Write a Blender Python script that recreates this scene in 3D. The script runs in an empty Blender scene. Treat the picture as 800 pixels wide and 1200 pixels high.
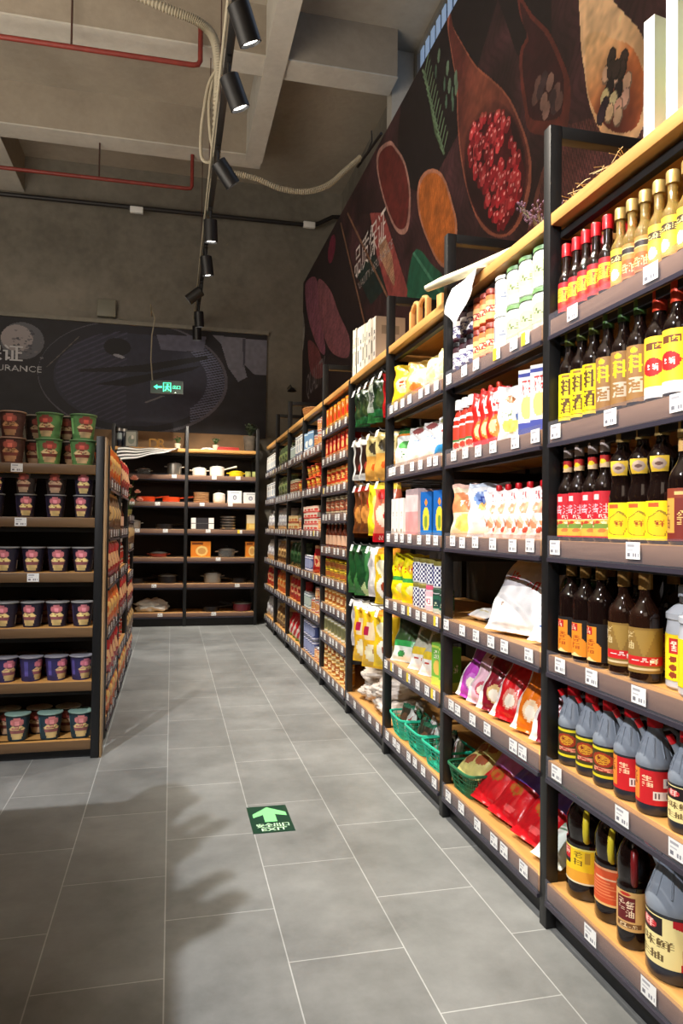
import bpy, bmesh, math, random
import numpy as np
from mathutils import Vector, Matrix, Euler
random.seed(7)
R = math.radians
SC = bpy.context.scene
COL = SC.collection
PI = math.pi

# ------------------------------------------------------------------ materials
MATS = {}
def s2l(c):
    return tuple(((v/12.92) if v <= .04045 else ((v+.055)/1.055)**2.4) for v in c)
def rgb(r, g, b):
    return (r/255, g/255, b/255)
def mat(name, c=(.5,.5,.5), rough=.5, metal=0, trans=0, ior=1.45, coat=0, emit=None, es=0, spec=None, noise=0, nscale=20, bump=0, alpha=1):
    """c is sRGB 0..1; every material carries a little procedural variation"""
    if name in MATS: return MATS[name]
    m = bpy.data.materials.new(name); m.use_nodes = True
    nt = m.node_tree; b = nt.nodes['Principled BSDF']
    lc = s2l(c)
    b.inputs['Base Color'].default_value = (*lc, 1)
    b.inputs['Roughness'].default_value = rough
    b.inputs['Metallic'].default_value = metal
    b.inputs['Transmission Weight'].default_value = trans
    b.inputs['IOR'].default_value = ior
    b.inputs['Coat Weight'].default_value = coat
    b.inputs['Alpha'].default_value = alpha
    if spec is not None: b.inputs['Specular IOR Level'].default_value = spec
    if emit:
        b.inputs['Emission Color'].default_value = (*s2l(emit), 1)
        b.inputs['Emission Strength'].default_value = es
    if noise or bump:
        tc = nt.nodes.new('ShaderNodeTexCoord'); n = nt.nodes.new('ShaderNodeTexNoise')
        n.inputs['Scale'].default_value = nscale; n.inputs['Detail'].default_value = 6
        nt.links.new(tc.outputs['Object'], n.inputs['Vector'])
        if noise:
            r = nt.nodes.new('ShaderNodeValToRGB')
            r.color_ramp.elements[0].position = .3; r.color_ramp.elements[1].position = .7
            r.color_ramp.elements[0].color = (*[v*(1-noise) for v in lc], 1)
            r.color_ramp.elements[1].color = (*[min(1, v*(1+noise)) for v in lc], 1)
            nt.links.new(n.outputs['Fac'], r.inputs['Fac'])
            nt.links.new(r.outputs['Color'], b.inputs['Base Color'])
        if bump:
            bp = nt.nodes.new('ShaderNodeBump'); bp.inputs['Strength'].default_value = bump; bp.inputs['Distance'].default_value = .01
            nt.links.new(n.outputs['Fac'], bp.inputs['Height']); nt.links.new(bp.outputs['Normal'], b.inputs['Normal'])
    MATS[name] = m
    return m
def printed(name, rough=.5, coat=0, bump=0, bscale=60):
    """printed surface: colour comes from the painted colour attribute of the mesh"""
    m = bpy.data.materials.new(name); m.use_nodes = True
    nt = m.node_tree; b = nt.nodes['Principled BSDF']
    a = nt.nodes.new('ShaderNodeVertexColor'); a.layer_name = 'Col'
    nt.links.new(a.outputs['Color'], b.inputs['Base Color'])
    b.inputs['Roughness'].default_value = rough; b.inputs['Coat Weight'].default_value = coat
    if bump:
        tc = nt.nodes.new('ShaderNodeTexCoord'); n = nt.nodes.new('ShaderNodeTexNoise')
        n.inputs['Scale'].default_value = bscale; n.inputs['Detail'].default_value = 4
        nt.links.new(tc.outputs['Object'], n.inputs['Vector'])
        bp = nt.nodes.new('ShaderNodeBump'); bp.inputs['Strength'].default_value = bump; bp.inputs['Distance'].default_value = .01
        nt.links.new(n.outputs['Fac'], bp.inputs['Height']); nt.links.new(bp.outputs['Normal'], b.inputs['Normal'])
    MATS[name] = m
    return m
PAPER = printed('printed_paper', .55)
FILM = printed('printed_film', .28, .3, .35, 25)
CARD = printed('printed_card', .45, .1)
BOARD = printed('printed_board', .6)

def wood(name, c1, c2, axis=1, rough=.42, scale=6):
    m = bpy.data.materials.new(name); m.use_nodes = True
    nt = m.node_tree; b = nt.nodes['Principled BSDF']
    tc = nt.nodes.new('ShaderNodeTexCoord'); mp = nt.nodes.new('ShaderNodeMapping')
    sc = [18, 18, 18]; sc[axis] = 1.2
    mp.inputs['Scale'].default_value = sc
    n = nt.nodes.new('ShaderNodeTexNoise'); n.inputs['Scale'].default_value = scale/3; n.inputs['Detail'].default_value = 7; n.inputs['Distortion'].default_value = .6
    r = nt.nodes.new('ShaderNodeValToRGB')
    r.color_ramp.elements[0].position = .3; r.color_ramp.elements[1].position = .72
    r.color_ramp.elements[0].color = (*s2l(c1), 1); r.color_ramp.elements[1].color = (*s2l(c2), 1)
    nt.links.new(tc.outputs['Object'], mp.inputs['Vector']); nt.links.new(mp.outputs[0], n.inputs['Vector'])
    nt.links.new(n.outputs['Fac'], r.inputs['Fac']); nt.links.new(r.outputs[0], b.inputs['Base Color'])
    b.inputs['Roughness'].default_value = rough
    MATS[name] = m; return m
WOODY = wood('shelf_wood_along_aisle', rgb(176,132,74), rgb(206,164,100), 1)
WOODX = wood('shelf_wood_across', rgb(184,132,68), rgb(216,166,98), 0)
EDGE = wood('shelf_edge_wood', rgb(150,112,88), rgb(186,148,120), 1)
EDGEX = wood('shelf_edge_wood_across', rgb(150,112,86), rgb(186,146,114), 0)
BLACK = mat('black_powder_coat', rgb(26,26,27), .42, noise=.15, nscale=30)
PANEL = mat('dark_back_panel', rgb(40,34,31), .7, noise=.15, nscale=4)
PANELW = mat('warm_back_panel', rgb(120,92,60), .6, noise=.2, nscale=5)
PLASTIC = None
def clear_plastic():
    m = bpy.data.materials.new('clear_plastic'); m.use_nodes = True
    nt = m.node_tree; nt.nodes.clear()
    o = nt.nodes.new('ShaderNodeOutputMaterial'); mx = nt.nodes.new('ShaderNodeMixShader')
    t = nt.nodes.new('ShaderNodeBsdfTransparent'); t.inputs[0].default_value = (.95,.95,.97,1)
    g = nt.nodes.new('ShaderNodeBsdfPrincipled'); g.inputs['Base Color'].default_value = (.22,.22,.26,1); g.inputs['Roughness'].default_value = .15
    f = nt.nodes.new('ShaderNodeLayerWeight'); f.inputs[0].default_value = .35
    mt = nt.nodes.new('ShaderNodeMath'); mt.operation = 'MULTIPLY_ADD'; mt.inputs[1].default_value = .35; mt.inputs[2].default_value = .05
    g.inputs['Specular IOR Level'].default_value = .9; nt.links.new(f.outputs['Facing'], mt.inputs[0]); nt.links.new(mt.outputs[0], mx.inputs[0])
    nt.links.new(t.outputs[0], mx.inputs[1]); nt.links.new(g.outputs[0], mx.inputs[2]); nt.links.new(mx.outputs[0], o.inputs[0])
    return m
PLASTIC = clear_plastic()
RAILM = mat('rail_lower_edge', rgb(66,62,74), .35, metal=.3)

# ------------------------------------------------------------------ art painting
_tc = {}
def text_tris(s):
    if s in _tc: return _tc[s]
    cu = bpy.data.curves.new('t', 'FONT'); cu.body = s; cu.resolution_u = 3
    o = bpy.data.objects.new('t', cu); COL.objects.link(o)
    dg = bpy.context.evaluated_depsgraph_get(); dg.update()
    ev = o.evaluated_get(dg); me = ev.to_mesh()
    me.calc_loop_triangles()
    v = np.array([tuple(q.co)[:2] for q in me.vertices]) if len(me.vertices) else np.zeros((0,2))
    t = np.array([tuple(q.vertices) for q in me.loop_triangles], dtype=int)
    ev.to_mesh_clear()
    bpy.data.objects.remove(o); bpy.data.curves.remove(cu)
    if len(v):
        lo, hi = v.min(0), v.max(0); v = (v-lo)/np.maximum(hi-lo, 1e-6)
        a = float((hi-lo)[0]/(hi-lo)[1])
    else: a = 1
    _tc[s] = (v, t, a)
    return _tc[s]
class Art:
    """small painted panel; coordinates 0..1, origin bottom left, row 0 = bottom"""
    def __init__(s, w, h, bg=(1,1,1)):
        s.w, s.h = w, h
        s.a = np.zeros((h, w, 3)); s.a[:] = bg
        s.ex = np.linspace(0, 1, w+1); s.X, s.Y = np.meshgrid((np.arange(w)+.5)/w, (np.arange(h)+.5)/h)
    def warp(s, ex):
        s.ex = np.asarray(ex); s.X = np.tile((s.ex[1:]+s.ex[:-1])/2, (s.h, 1)); return s
    def mask(s, m, c):
        s.a[m] = c; return s
    def rect(s, x0, y0, x1, y1, c): return s.mask((s.X >= x0)&(s.X <= x1)&(s.Y >= y0)&(s.Y <= y1), c)
    def ell(s, cx, cy, rx, ry, c, ang=0):
        dx, dy = s.X-cx, s.Y-cy
        ca, sa = math.cos(ang), math.sin(ang)
        u, v = dx*ca+dy*sa, -dx*sa+dy*ca
        return s.mask((u/rx)**2+(v/ry)**2 <= 1, c)
    def inpoly(s, pts):
        ins = np.zeros(s.X.shape, bool); n = len(pts)
        for i in range(n):
            x0, y0 = pts[i]; x1, y1 = pts[(i+1) % n]
            if y0 == y1: continue
            c = ((s.Y > y0) != (s.Y > y1)) & (s.X < (x1-x0)*(s.Y-y0)/(y1-y0)+x0)
            ins ^= c
        return ins
    def poly(s, pts, c): return s.mask(s.inpoly(pts), c)
    def line(s, p, q, wd, c):
        p, q = np.array(p), np.array(q); d = q-p; L2 = (d**2).sum()
        t = np.clip(((s.X-p[0])*d[0]+(s.Y-p[1])*d[1])/L2, 0, 1)
        return s.mask(((s.X-p[0]-t*d[0])**2+(s.Y-p[1]-t*d[1])**2) < wd*wd, c)
    def speck(s, n, r, cols, box=(0,0,1,1), seed=1, asp=1):
        rn = random.Random(seed)
        for _ in range(n):
            k = rn.uniform(.5, 1.2)*r
            s.ell(rn.uniform(box[0], box[2]), rn.uniform(box[1], box[3]), k, k*asp, rn.choice(cols))
        return s
    def text(s, t, x0, y0, x1, y1, c, vertical=False, quad=None, bold=None):
        if vertical:
            n = len(t); h = (y1-y0)/n
            for i, ch in enumerate(t): s.text(ch, x0, y1-(i+1)*h+h*.06, x1, y1-i*h-h*.06, c)
            return s
        v, tr, _ = text_tris(t)
        if quad:   # bl, br, tr, tl
            q = [np.array(p) for p in quad]
            P = (q[0][None]*(1-v[:,:1])*(1-v[:,1:])+q[1][None]*v[:,:1]*(1-v[:,1:])+q[2][None]*v[:,:1]*v[:,1:]+q[3][None]*(1-v[:,:1])*v[:,1:])
        else: P = np.stack([x0+v[:,0]*(x1-x0), y0+v[:,1]*(y1-y0)], 1)
        m = np.zeros(s.X.shape, bool)
        for a, b, d in tr:
            A, B, D = P[a], P[b], P[d]
            i0, i1 = int(np.searchsorted(s.ex, min(A[0],B[0],D[0])))-2, int(np.searchsorted(s.ex, max(A[0],B[0],D[0])))+2
            j0, j1 = int(min(A[1],B[1],D[1])*s.h)-1, int(max(A[1],B[1],D[1])*s.h)+2
            i0, j0 = max(i0, 0), max(j0, 0)
            if i0 >= min(i1, s.w) or j0 >= min(j1, s.h): continue
            X, Y = s.X[j0:j1,i0:i1], s.Y[j0:j1,i0:i1]
            den = (B[0]-A[0])*(D[1]-A[1])-(D[0]-A[0])*(B[1]-A[1])
            if abs(den) < 1e-12: continue
            u = ((X-A[0])*(D[1]-A[1])-(D[0]-A[0])*(Y-A[1]))/den
            w = ((B[0]-A[0])*(Y-A[1])-(X-A[0])*(B[1]-A[1]))/den
            m[j0:j1,i0:i1] |= (u >= 0)&(w >= 0)&(u+w <= 1)
        if bold is None: bold = (x1-x0)*s.w/max(1, len(t)) > 9 and not quad
        if bold: m[:,1:] |= m[:,:-1].copy()
        s.a[m] = c
        return s
    def glow(s, m, cx, cy, rx, ry, c, k=1):
        """soft light patch inside a mask"""
        w = np.clip(1-((s.X-cx)/rx)**2-((s.Y-cy)/ry)**2, 0, 1)*k*m
        s.a = s.a*(1-w[...,None])+np.array(c)*w[...,None]; return s
    def shade(s, amt, seed=0, sc=6):
        """soft blotchy variation of the print"""
        rs = np.random.RandomState(seed)
        g = rs.rand(max(2, s.h//sc)+2, max(2, s.w//sc)+2)
        yi = s.Y*(g.shape[0]-1.001); xi = s.X*(g.shape[1]-1.001)
        y0, x0 = yi.astype(int), xi.astype(int); fy, fx = yi-y0, xi-x0
        v = g[y0,x0]*(1-fx)*(1-fy)+g[y0,x0+1]*fx*(1-fy)+g[y0+1,x0]*(1-fx)*fy+g[y0+1,x0+1]*fx*fy
        s.a = np.clip(s.a*(1+amt*(v-.5)*2)[...,None], 0, 1); return s
    def sub(s, x0, x1):
        """a vertical strip of the panel"""
        return s.a[:, int(x0*s.w):int(x1*s.w)]

# ------------------------------------------------------------------ mesh builders
def mesh(name, verts, faces, m, smooth=None, cols=None):
    me = bpy.data.meshes.new(name); me.from_pydata([tuple(map(float, v)) for v in verts], [], faces)
    if cols is not None:
        at = me.color_attributes.new('Col', 'BYTE_COLOR', 'CORNER')
        cc = np.repeat(np.asarray(cols, dtype=np.float32).reshape(-1,3), [len(f) for f in faces], axis=0)
        cc = np.concatenate([cc, np.ones((len(cc),1), np.float32)], 1)
        at.data.foreach_set('color_srgb', cc.ravel())
    if smooth is not None:
        me.shade_smooth()
        if smooth < 179: me.set_sharp_from_angle(angle=R(smooth))
    me.materials.append(m)
    return me
class MB:
    """collects simple shapes into ONE mesh"""
    def __init__(s): s.v, s.f, s.c = [], [], []
    def add(s, vs, fs, c=None):
        o = len(s.v); s.v += [tuple(v) for v in vs]; s.f += [tuple(i+o for i in f) for f in fs]
        s.c += [c if c is not None else (.5,.5,.5)]*len(fs) if not isinstance(c, list) else c
        return s
    def box(s, x0, y0, z0, x1, y1, z1, c=None):
        v = [(x0,y0,z0),(x1,y0,z0),(x1,y1,z0),(x0,y1,z0),(x0,y0,z1),(x1,y0,z1),(x1,y1,z1),(x0,y1,z1)]
        return s.add(v, [(0,3,2,1),(4,5,6,7),(0,1,5,4),(1,2,6,5),(2,3,7,6),(3,0,4,7)], c)
    def bbox(s, x0, y0, z0, x1, y1, z1, b=.003, c=None):
        """box with chamfered vertical and horizontal edges"""
        bm = bmesh.new(); bmesh.ops.create_cube(bm, size=1)
        for v in bm.verts: v.co = Vector(((x0+x1)/2+v.co.x*(x1-x0), (y0+y1)/2+v.co.y*(y1-y0), (z0+z1)/2+v.co.z*(z1-z0)))
        bmesh.ops.bevel(bm, geom=bm.edges[:], offset=b, segments=2, affect='EDGES', profile=.5)
        bm.verts.index_update()
        s.add([v.co[:] for v in bm.verts], [tuple(v.index for v in f.verts) for f in bm.faces], c); bm.free(); return s
    def lathe(s, prof, seg=24, cx=0, cy=0, sx=1, sy=1, c=None):
        vs, fs = [], []; n = len(prof)
        for r, z in prof:
            for k in range(seg):
                a = 2*PI*k/seg; vs.append((cx+r*sx*math.cos(a), cy+r*sy*math.sin(a), z))
        for i in range(n-1):
            for k in range(seg):
                k2 = (k+1) % seg; fs.append((i*seg+k, i*seg+k2, (i+1)*seg+k2, (i+1)*seg+k))
        if prof[0][0] > 1e-6: fs.append(tuple(range(seg-1, -1, -1)))
        if prof[-1][0] > 1e-6: fs.append(tuple((n-1)*seg+k for k in range(seg)))
        return s.add(vs, fs, c)
    def tube(s, pts, r, seg=8, c=None, close=True, flat=1):
        pts = [Vector(p) for p in pts]; n = len(pts); vs, fs = [], []
        up = Vector((0,0,1)); prev = None
        for i, p in enumerate(pts):
            t = (pts[min(i+1,n-1)]-pts[max(i-1,0)]).normalized()
            a = prev-prev.dot(t)*t if prev is not None else (up.cross(t) if abs(t.z) < .95 else Vector((1,0,0)).cross(t))
            a.normalize(); prev = a; b = t.cross(a)
            rr = r[i] if isinstance(r, (list, tuple)) else r
            for k in range(seg):
                q = 2*PI*k/seg; vs.append(tuple(p+a*math.cos(q)*rr+b*math.sin(q)*rr*flat))
        for i in range(n-1):
            for k in range(seg):
                k2 = (k+1) % seg; fs.append((i*seg+k, i*seg+k2, (i+1)*seg+k2, (i+1)*seg+k))
        if close: fs += [tuple(range(seg-1,-1,-1)), tuple((n-1)*seg+k for k in range(seg))]
        return s.add(vs, fs, c)
    def build(s, name, m, smooth=35, cols=False):
        return mesh(name, s.v, s.f, m, smooth, s.c if cols else None)
def lathe(name, prof, m, seg=28, **k): return MB().lathe(prof, seg, **k).build(name, m)
def fast_grid(name, a, P, m):
    """P: (h+1, w+1, 3) points, a: (h, w, 3) colours"""
    h, w = a.shape[:2]; me = bpy.data.meshes.new(name)
    me.vertices.add((h+1)*(w+1)); me.vertices.foreach_set('co', P.reshape(-1).astype(np.float32))
    i = np.arange(h*(w+1)).reshape(h, w+1)[:, :w]
    q = np.stack([i, i+w+1, i+w+2, i+1], -1).reshape(-1)
    n = h*w; me.loops.add(4*n); me.loops.foreach_set('vertex_index', q.astype(np.int32))
    me.polygons.add(n); me.polygons.foreach_set('loop_start', np.arange(0, 4*n, 4, dtype=np.int32)); 
    me.update(calc_edges=True)
    at = me.color_attributes.new('Col', 'BYTE_COLOR', 'CORNER')
    cc = np.ones((n*4, 4), np.float32); cc[:, :3] = np.repeat(a.reshape(-1,3), 4, axis=0); at.data.foreach_set('color_srgb', cc.ravel())
    me.materials.append(m); return me
def grid(name, art, fn, m, smooth=60, wrap=False):
    """paint an Art onto any surface fn(u,v)->xyz"""
    a = art.a if isinstance(art, Art) else art
    h, w = a.shape[:2]; cols_n = w if wrap else w+1
    vs = [fn(i/w, j/h) for j in range(h+1) for i in range(cols_n)]
    fs = [(j*cols_n+i, j*cols_n+(i+1) % cols_n, (j+1)*cols_n+(i+1) % cols_n, (j+1)*cols_n+i) for j in range(h) for i in range(w)]
    return mesh(name, vs, fs, m, smooth, a.reshape(-1,3))
def label_patch(name, art, r, z0, z1, span=360, m=None, prof=None, eps=.0007, sx=1, sy=1):
    """label wrapped round a cylinder, centred on local -y"""
    sp = R(span); wrap = span >= 360
    def fn(u, v):
        a = -PI/2-sp/2+sp*u; z = z0+(z1-z0)*v
        rr = (prof(z) if prof else r)+eps
        return (rr*sx*math.cos(a), rr*sy*math.sin(a), z)
    return grid(name, art, fn, m or PAPER, 60, wrap)
def lathe_art(name, prof, art, m, cap=True):
    """whole body of revolution printed with art (v follows the profile height)"""
    a = art.a; h, w = a.shape[:2]
    zs = [p[1] for p in prof]; rs = [p[0] for p in prof]
    vs = []
    for j in range(h+1):
        z = zs[0]+(zs[-1]-zs[0])*j/h; r = float(np.interp(z, zs, rs))
        for i in range(w):
            an = -PI/2-PI+2*PI*i/w; vs.append((r*math.cos(an), r*math.sin(an), z))
    fs = [(j*w+i, j*w+(i+1) % w, (j+1)*w+(i+1) % w, (j+1)*w+i) for j in range(h) for i in range(w)]
    cols = [tuple(c) for c in a.reshape(-1,3)]
    if cap:
        fs += [tuple(range(w-1,-1,-1)), tuple(h*w+i for i in range(w))]; cols += [tuple(a[0,0]), tuple(a[-1,0])]
    return mesh(name, vs, fs, m, 60, cols)
def box_art(name, w, d, h, art, side=None, top=None, m=None):
    """carton: front (-y) and +x/-x sides printed"""
    MBx = MB(); side = side or art; top = top if top is not None else tuple(art.a[-1].mean(0))
    def face(ar, fn):
        a = ar.a; hh, ww = a.shape[:2]
        vs = [fn(i/ww, j/hh) for j in range(hh+1) for i in range(ww+1)]
        fs = [(j*(ww+1)+i, j*(ww+1)+i+1, (j+1)*(ww+1)+i+1, (j+1)*(ww+1)+i) for j in range(hh) for i in range(ww)]
        MBx.add(vs, fs, [tuple(c) for c in a.reshape(-1,3)])
    face(art, lambda u, v: (-w/2+w*u, -d/2, h*v))
    face(side, lambda u, v: (w/2, -d/2+d*u, h*v))
    face(side, lambda u, v: (-w/2, d/2-d*u, h*v))
    MBx.add([(-w/2,d/2,0),(w/2,d/2,0),(w/2,d/2,h),(-w/2,d/2,h)], [(1,0,3,2)], [tuple(art.a[0,0])])
    MBx.add([(-w/2,-d/2,h),(w/2,-d/2,h),(w/2,d/2,h),(-w/2,d/2,h)], [(0,1,2,3)], [tuple(top)])
    MBx.add([(-w/2,-d/2,0),(w/2,-d/2,0),(w/2,d/2,0),(-w/2,d/2,0)], [(3,2,1,0)], [tuple(art.a[0,0])])
    return mesh(name, MBx.v, MBx.f, m or CARD, None, MBx.c)
def bag_mesh(name, w, h, t, art, seed=1, m=None, stand=False, wr=.35):
    """filled film pouch, upright, front towards -y; sealed top (and bottom unless standing)"""
    a = art.a; nh, nw = a.shape[:2]; rn = np.random.RandomState(seed)
    ph = rn.rand(8)*6.28
    def half(sgn):
        vs = []
        for j in range(nh+1):
            v = j/nh
            for i in range(nw+1):
                u = i/nw; e = abs(2*u-1)
                tx = max(0, 1-e**2.6)**.5
                tv = (1-max(0, v*1.12-.12)**2.2) if stand else (max(0, math.sin(PI*min(1, max(0, (v-.05)/.9))))**.45)
                if v > .93: tv = 0
                th = t/2*tx*max(0, tv)
                wn = wr*.012*(math.sin(9*u+ph[0]+4*v)+.7*math.sin(17*v+ph[1]+5*u)+.6*math.sin(23*u-11*v+ph[2]))*min(1, w/.1)*tx
                tap = 1-.05*math.sin(PI*v)*(1 if not stand else .3)
                x = (u-.5)*w*tap + .004*math.sin(14*v+ph[3])
                y = sgn*(th+abs(wn)*.6)*-1 + .006*math.sin(5*v+ph[4])*(v) 
                vs.append((x, y, h*v + .003*math.sin(12*u+ph[5])*(v > .9)))
        return vs
    F, B = half(1), half(-1); n = len(F)
    fs, cs = [], []
    for j in range(nh):
        for i in range(nw):
            q = (j*(nw+1)+i, j*(nw+1)+i+1, (j+1)*(nw+1)+i+1, (j+1)*(nw+1)+i)
            fs.append(q); cs.append(tuple(a[j,i]))
    for j in range(nh):
        for i in range(nw):
            q = (j*(nw+1)+i, j*(nw+1)+i+1, (j+1)*(nw+1)+i+1, (j+1)*(nw+1)+i)
            fs.append(tuple(n+k for k in reversed(q))); cs.append(tuple(a[j,nw-1-i]))
    for j in range(nh):
        for i in (0, nw):
            p, q = j*(nw+1)+i, (j+1)*(nw+1)+i
            f = (p, q, n+q, n+p) if i == 0 else (q, p, n+p, n+q)
            fs.append(f); cs.append(tuple(a[j,min(i,nw-1)]))
    for i in range(nw): fs.append((i+1, i, n+i, n+i+1)); cs.append(tuple(a[0,i]))
    V = F+B; zm = min(v[2] for v in V); V = [(x, y, z-zm) for x, y, z in V]
    return mesh(name, V, fs, m or FILM, 70, cs)
def crumple(name, sx, sy, sz, m, seed=1, amp=.18, flat=True, sub=4, freq=5):
    from mathutils import noise
    bm = bmesh.new(); bmesh.ops.create_icosphere(bm, subdivisions=sub, radius=1)
    for v in bm.verts:
        p = v.co.copy(); d = noise.noise(p*freq*.4+Vector((seed,0,0)))*amp*1.5+abs(noise.noise(p*freq+Vector((0,seed*3,0))))*amp
        q = p*(1+d); v.co = Vector((q.x*sx, q.y*sy, q.z*sz))
    zl = -sz*.72
    for v in bm.verts:
        if flat and v.co.z < zl: v.co.z = zl
    zm = min(v.co.z for v in bm.verts)
    for v in bm.verts: v.co.z -= zm
    me = bpy.data.meshes.new(name); bm.to_mesh(me); bm.free(); me.shade_smooth(); me.materials.append(m)
    return me

# ------------------------------------------------------------------ things, parts, labels
SEEN = {}
ORD = 'first second third fourth fifth sixth seventh eighth ninth tenth eleventh twelfth thirteenth fourteenth fifteenth sixteenth'.split()
def tag(o, label, cat, group=None, kind=None):
    n = len(label.split())
    if not 4 <= n <= 16: print('LABEL LENGTH', n, label)
    if label in SEEN: print('DUPLICATE LABEL', label)
    SEEN[label] = 1
    o['label'] = label; o['category'] = cat
    if group: o['group'] = group
    if kind: o['kind'] = kind
    return o
def link(name, data, parent=None, loc=(0,0,0), rot=(0,0,0), scale=(1,1,1)):
    o = bpy.data.objects.new(name, data); COL.objects.link(o)
    o.location = loc; o.rotation_euler = rot; o.scale = scale
    if parent: o.parent = parent
    return o
def struct(name, data, loc=(0,0,0)):
    o = link(name, data, None, loc); o['kind'] = 'structure'; return o
class Proto:
    """a kind of thing: (name, mesh) parts with optional sub-parts; spawned as copies sharing meshes"""
    def __init__(s, kind, cat, parts=None, single=None, depth=.03):
        s.kind, s.cat, s.parts, s.single, s.depth = kind, cat, parts or [], single, depth
    def spawn(s, loc, label, group=None, rz=0, tilt=0, scale=1, roll=0):
        sc = scale if isinstance(scale, tuple) else (scale,)*3
        if s.single: root = link(s.kind, s.single, None, loc, (R(tilt), R(roll), R(rz)), sc)
        else:
            root = link(s.kind, None, None, loc, (R(tilt), R(roll), R(rz)), sc)
            root.empty_display_size = .03
            for p in s.parts:
                c = link(p[0], p[1], root)
                if len(p) > 2 and isinstance(p[2], str): c['label'] = p[2]
                for q in (p[3] if len(p) > 3 else []): link(q[0], q[1], c)
        tag(root, label, s.cat, group)
        return root
# ================================================================== THE ROOM
XW, XU, YB = 1.46, 1.92, 8.32          # mural wall, upper right wall, back wall
XL, YN, ZC = -6.0, -3.0, 5.08
def floor_mat():
    m = bpy.data.materials.new('grey_porcelain_tile'); m.use_nodes = True
    nt = m.node_tree; b = nt.nodes['Principled BSDF']; L = nt.links.new
    tc = nt.nodes.new('ShaderNodeTexCoord'); mp = nt.nodes.new('ShaderNodeMapping')
    sep = nt.nodes.new('ShaderNodeSeparateXYZ'); cmb = nt.nodes.new('ShaderNodeCombineXYZ')
    L(tc.outputs['Object'], sep.inputs[0])
    ay = nt.nodes.new('ShaderNodeMath'); ay.operation = 'ADD'; ay.inputs[1].default_value = 10*.512-.24
    ax = nt.nodes.new('ShaderNodeMath'); ax.operation = 'ADD'; ax.inputs[1].default_value = 30*.3
    L(sep.outputs['Y'], ay.inputs[0]); L(sep.outputs['X'], ax.inputs[0])
    L(ay.outputs[0], cmb.inputs[0]); L(ax.outputs[0], cmb.inputs[1])
    br = nt.nodes.new('ShaderNodeTexBrick'); br.offset = .5; br.offset_frequency = 2; br.squash = 1
    br.inputs['Scale'].default_value = 1; br.inputs['Brick Width'].default_value = .512; br.inputs['Row Height'].default_value = .3
    br.inputs['Mortar Size'].default_value = .0017; br.inputs['Mortar Smooth'].default_value = .1; br.inputs['Bias'].default_value = 0
    br.inputs['Color1'].default_value = (.86,.86,.86,1); br.inputs['Color2'].default_value = (1,1,1,1); br.inputs['Mortar'].default_value = (1.9,1.9,1.9,1)
    L(cmb.outputs[0], br.inputs['Vector'])
    n = nt.nodes.new('ShaderNodeTexNoise'); n.inputs['Scale'].default_value = 2.6; n.inputs['Detail'].default_value = 9; n.inputs['Roughness'].default_value = .68
    L(tc.outputs['Object'], n.inputs['Vector'])
    r = nt.nodes.new('ShaderNodeValToRGB'); r.color_ramp.elements[0].position = .34; r.color_ramp.elements[1].position = .7
    r.color_ramp.elements[0].color = (*s2l(rgb(112,114,112)), 1); r.color_ramp.elements[1].color = (*s2l(rgb(146,148,146)), 1)
    L(n.outputs['Fac'], r.inputs['Fac'])
    mx = nt.nodes.new('ShaderNodeMix'); mx.data_type = 'RGBA'; mx.blend_type = 'MULTIPLY'; mx.inputs[0].default_value = 1
    L(r.outputs[0], mx.inputs[6]); L(br.outputs['Color'], mx.inputs[7]); L(mx.outputs[2], b.inputs['Base Color'])
    rr = nt.nodes.new('ShaderNodeMapRange'); rr.inputs[3].default_value = .3; rr.inputs[4].default_value = .48
    L(n.outputs['Fac'], rr.inputs[0]); L(rr.outputs[0], b.inputs['Roughness'])
    bp = nt.nodes.new('ShaderNodeBump'); bp.inputs['Strength'].default_value = .12; bp.inputs['Distance'].default_value = .004
    L(n.outputs['Fac'], bp.inputs['Height']); L(bp.outputs[0], b.inputs['Normal'])
    return m
def concrete(name, c1, c2, scale=.9, rough=.85):
    m = bpy.data.materials.new(name); m.use_nodes = True
    nt = m.node_tree; b = nt.nodes['Principled BSDF']; L = nt.links.new
    tc = nt.nodes.new('ShaderNodeTexCoord')
    n = nt.nodes.new('ShaderNodeTexNoise'); n.inputs['Scale'].default_value = scale; n.inputs['Detail'].default_value = 10; n.inputs['Roughness'].default_value = .65
    n2 = nt.nodes.new('ShaderNodeTexNoise'); n2.inputs['Scale'].default_value = scale*14; n2.inputs['Detail'].default_value = 5
    L(tc.outputs['Object'], n.inputs['Vector']); L(tc.outputs['Object'], n2.inputs['Vector'])
    ad = nt.nodes.new('ShaderNodeMath'); ad.operation = 'MULTIPLY_ADD'; ad.inputs[1].default_value = .25
    L(n2.outputs['Fac'], ad.inputs[0]); L(n.outputs['Fac'], ad.inputs[2])
    r = nt.nodes.new('ShaderNodeValToRGB'); r.color_ramp.elements[0].position = .45; r.color_ramp.elements[1].position = .8
    r.color_ramp.elements[0].color = (*s2l(c1), 1); r.color_ramp.elements[1].color = (*s2l(c2), 1)
    L(ad.outputs[0], r.inputs['Fac']); L(r.outputs[0], b.inputs['Base Color'])
    b.inputs['Roughness'].default_value = rough
    bp = nt.nodes.new('ShaderNodeBump'); bp.inputs['Strength'].default_value = .3; bp.inputs['Distance'].default_value = .01
    L(n2.outputs['Fac'], bp.inputs['Height']); L(bp.outputs[0], b.inputs['Normal'])
    return m
CONC = concrete('raw_concrete', rgb(98,94,84), rgb(134,128,116))
SLAB = concrete('painted_slab', rgb(150,142,128), rgb(172,163,148), 1.2)
BEAM = concrete('painted_beam', rgb(140,130,116), rgb(160,150,134), 1.4)
WHITEB = concrete('whitewashed_beam', rgb(176,172,162), rgb(200,196,186), 1.4)
def one(name, m, *box): return struct(name, MB().box(*box).build(name, m, None))
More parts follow.
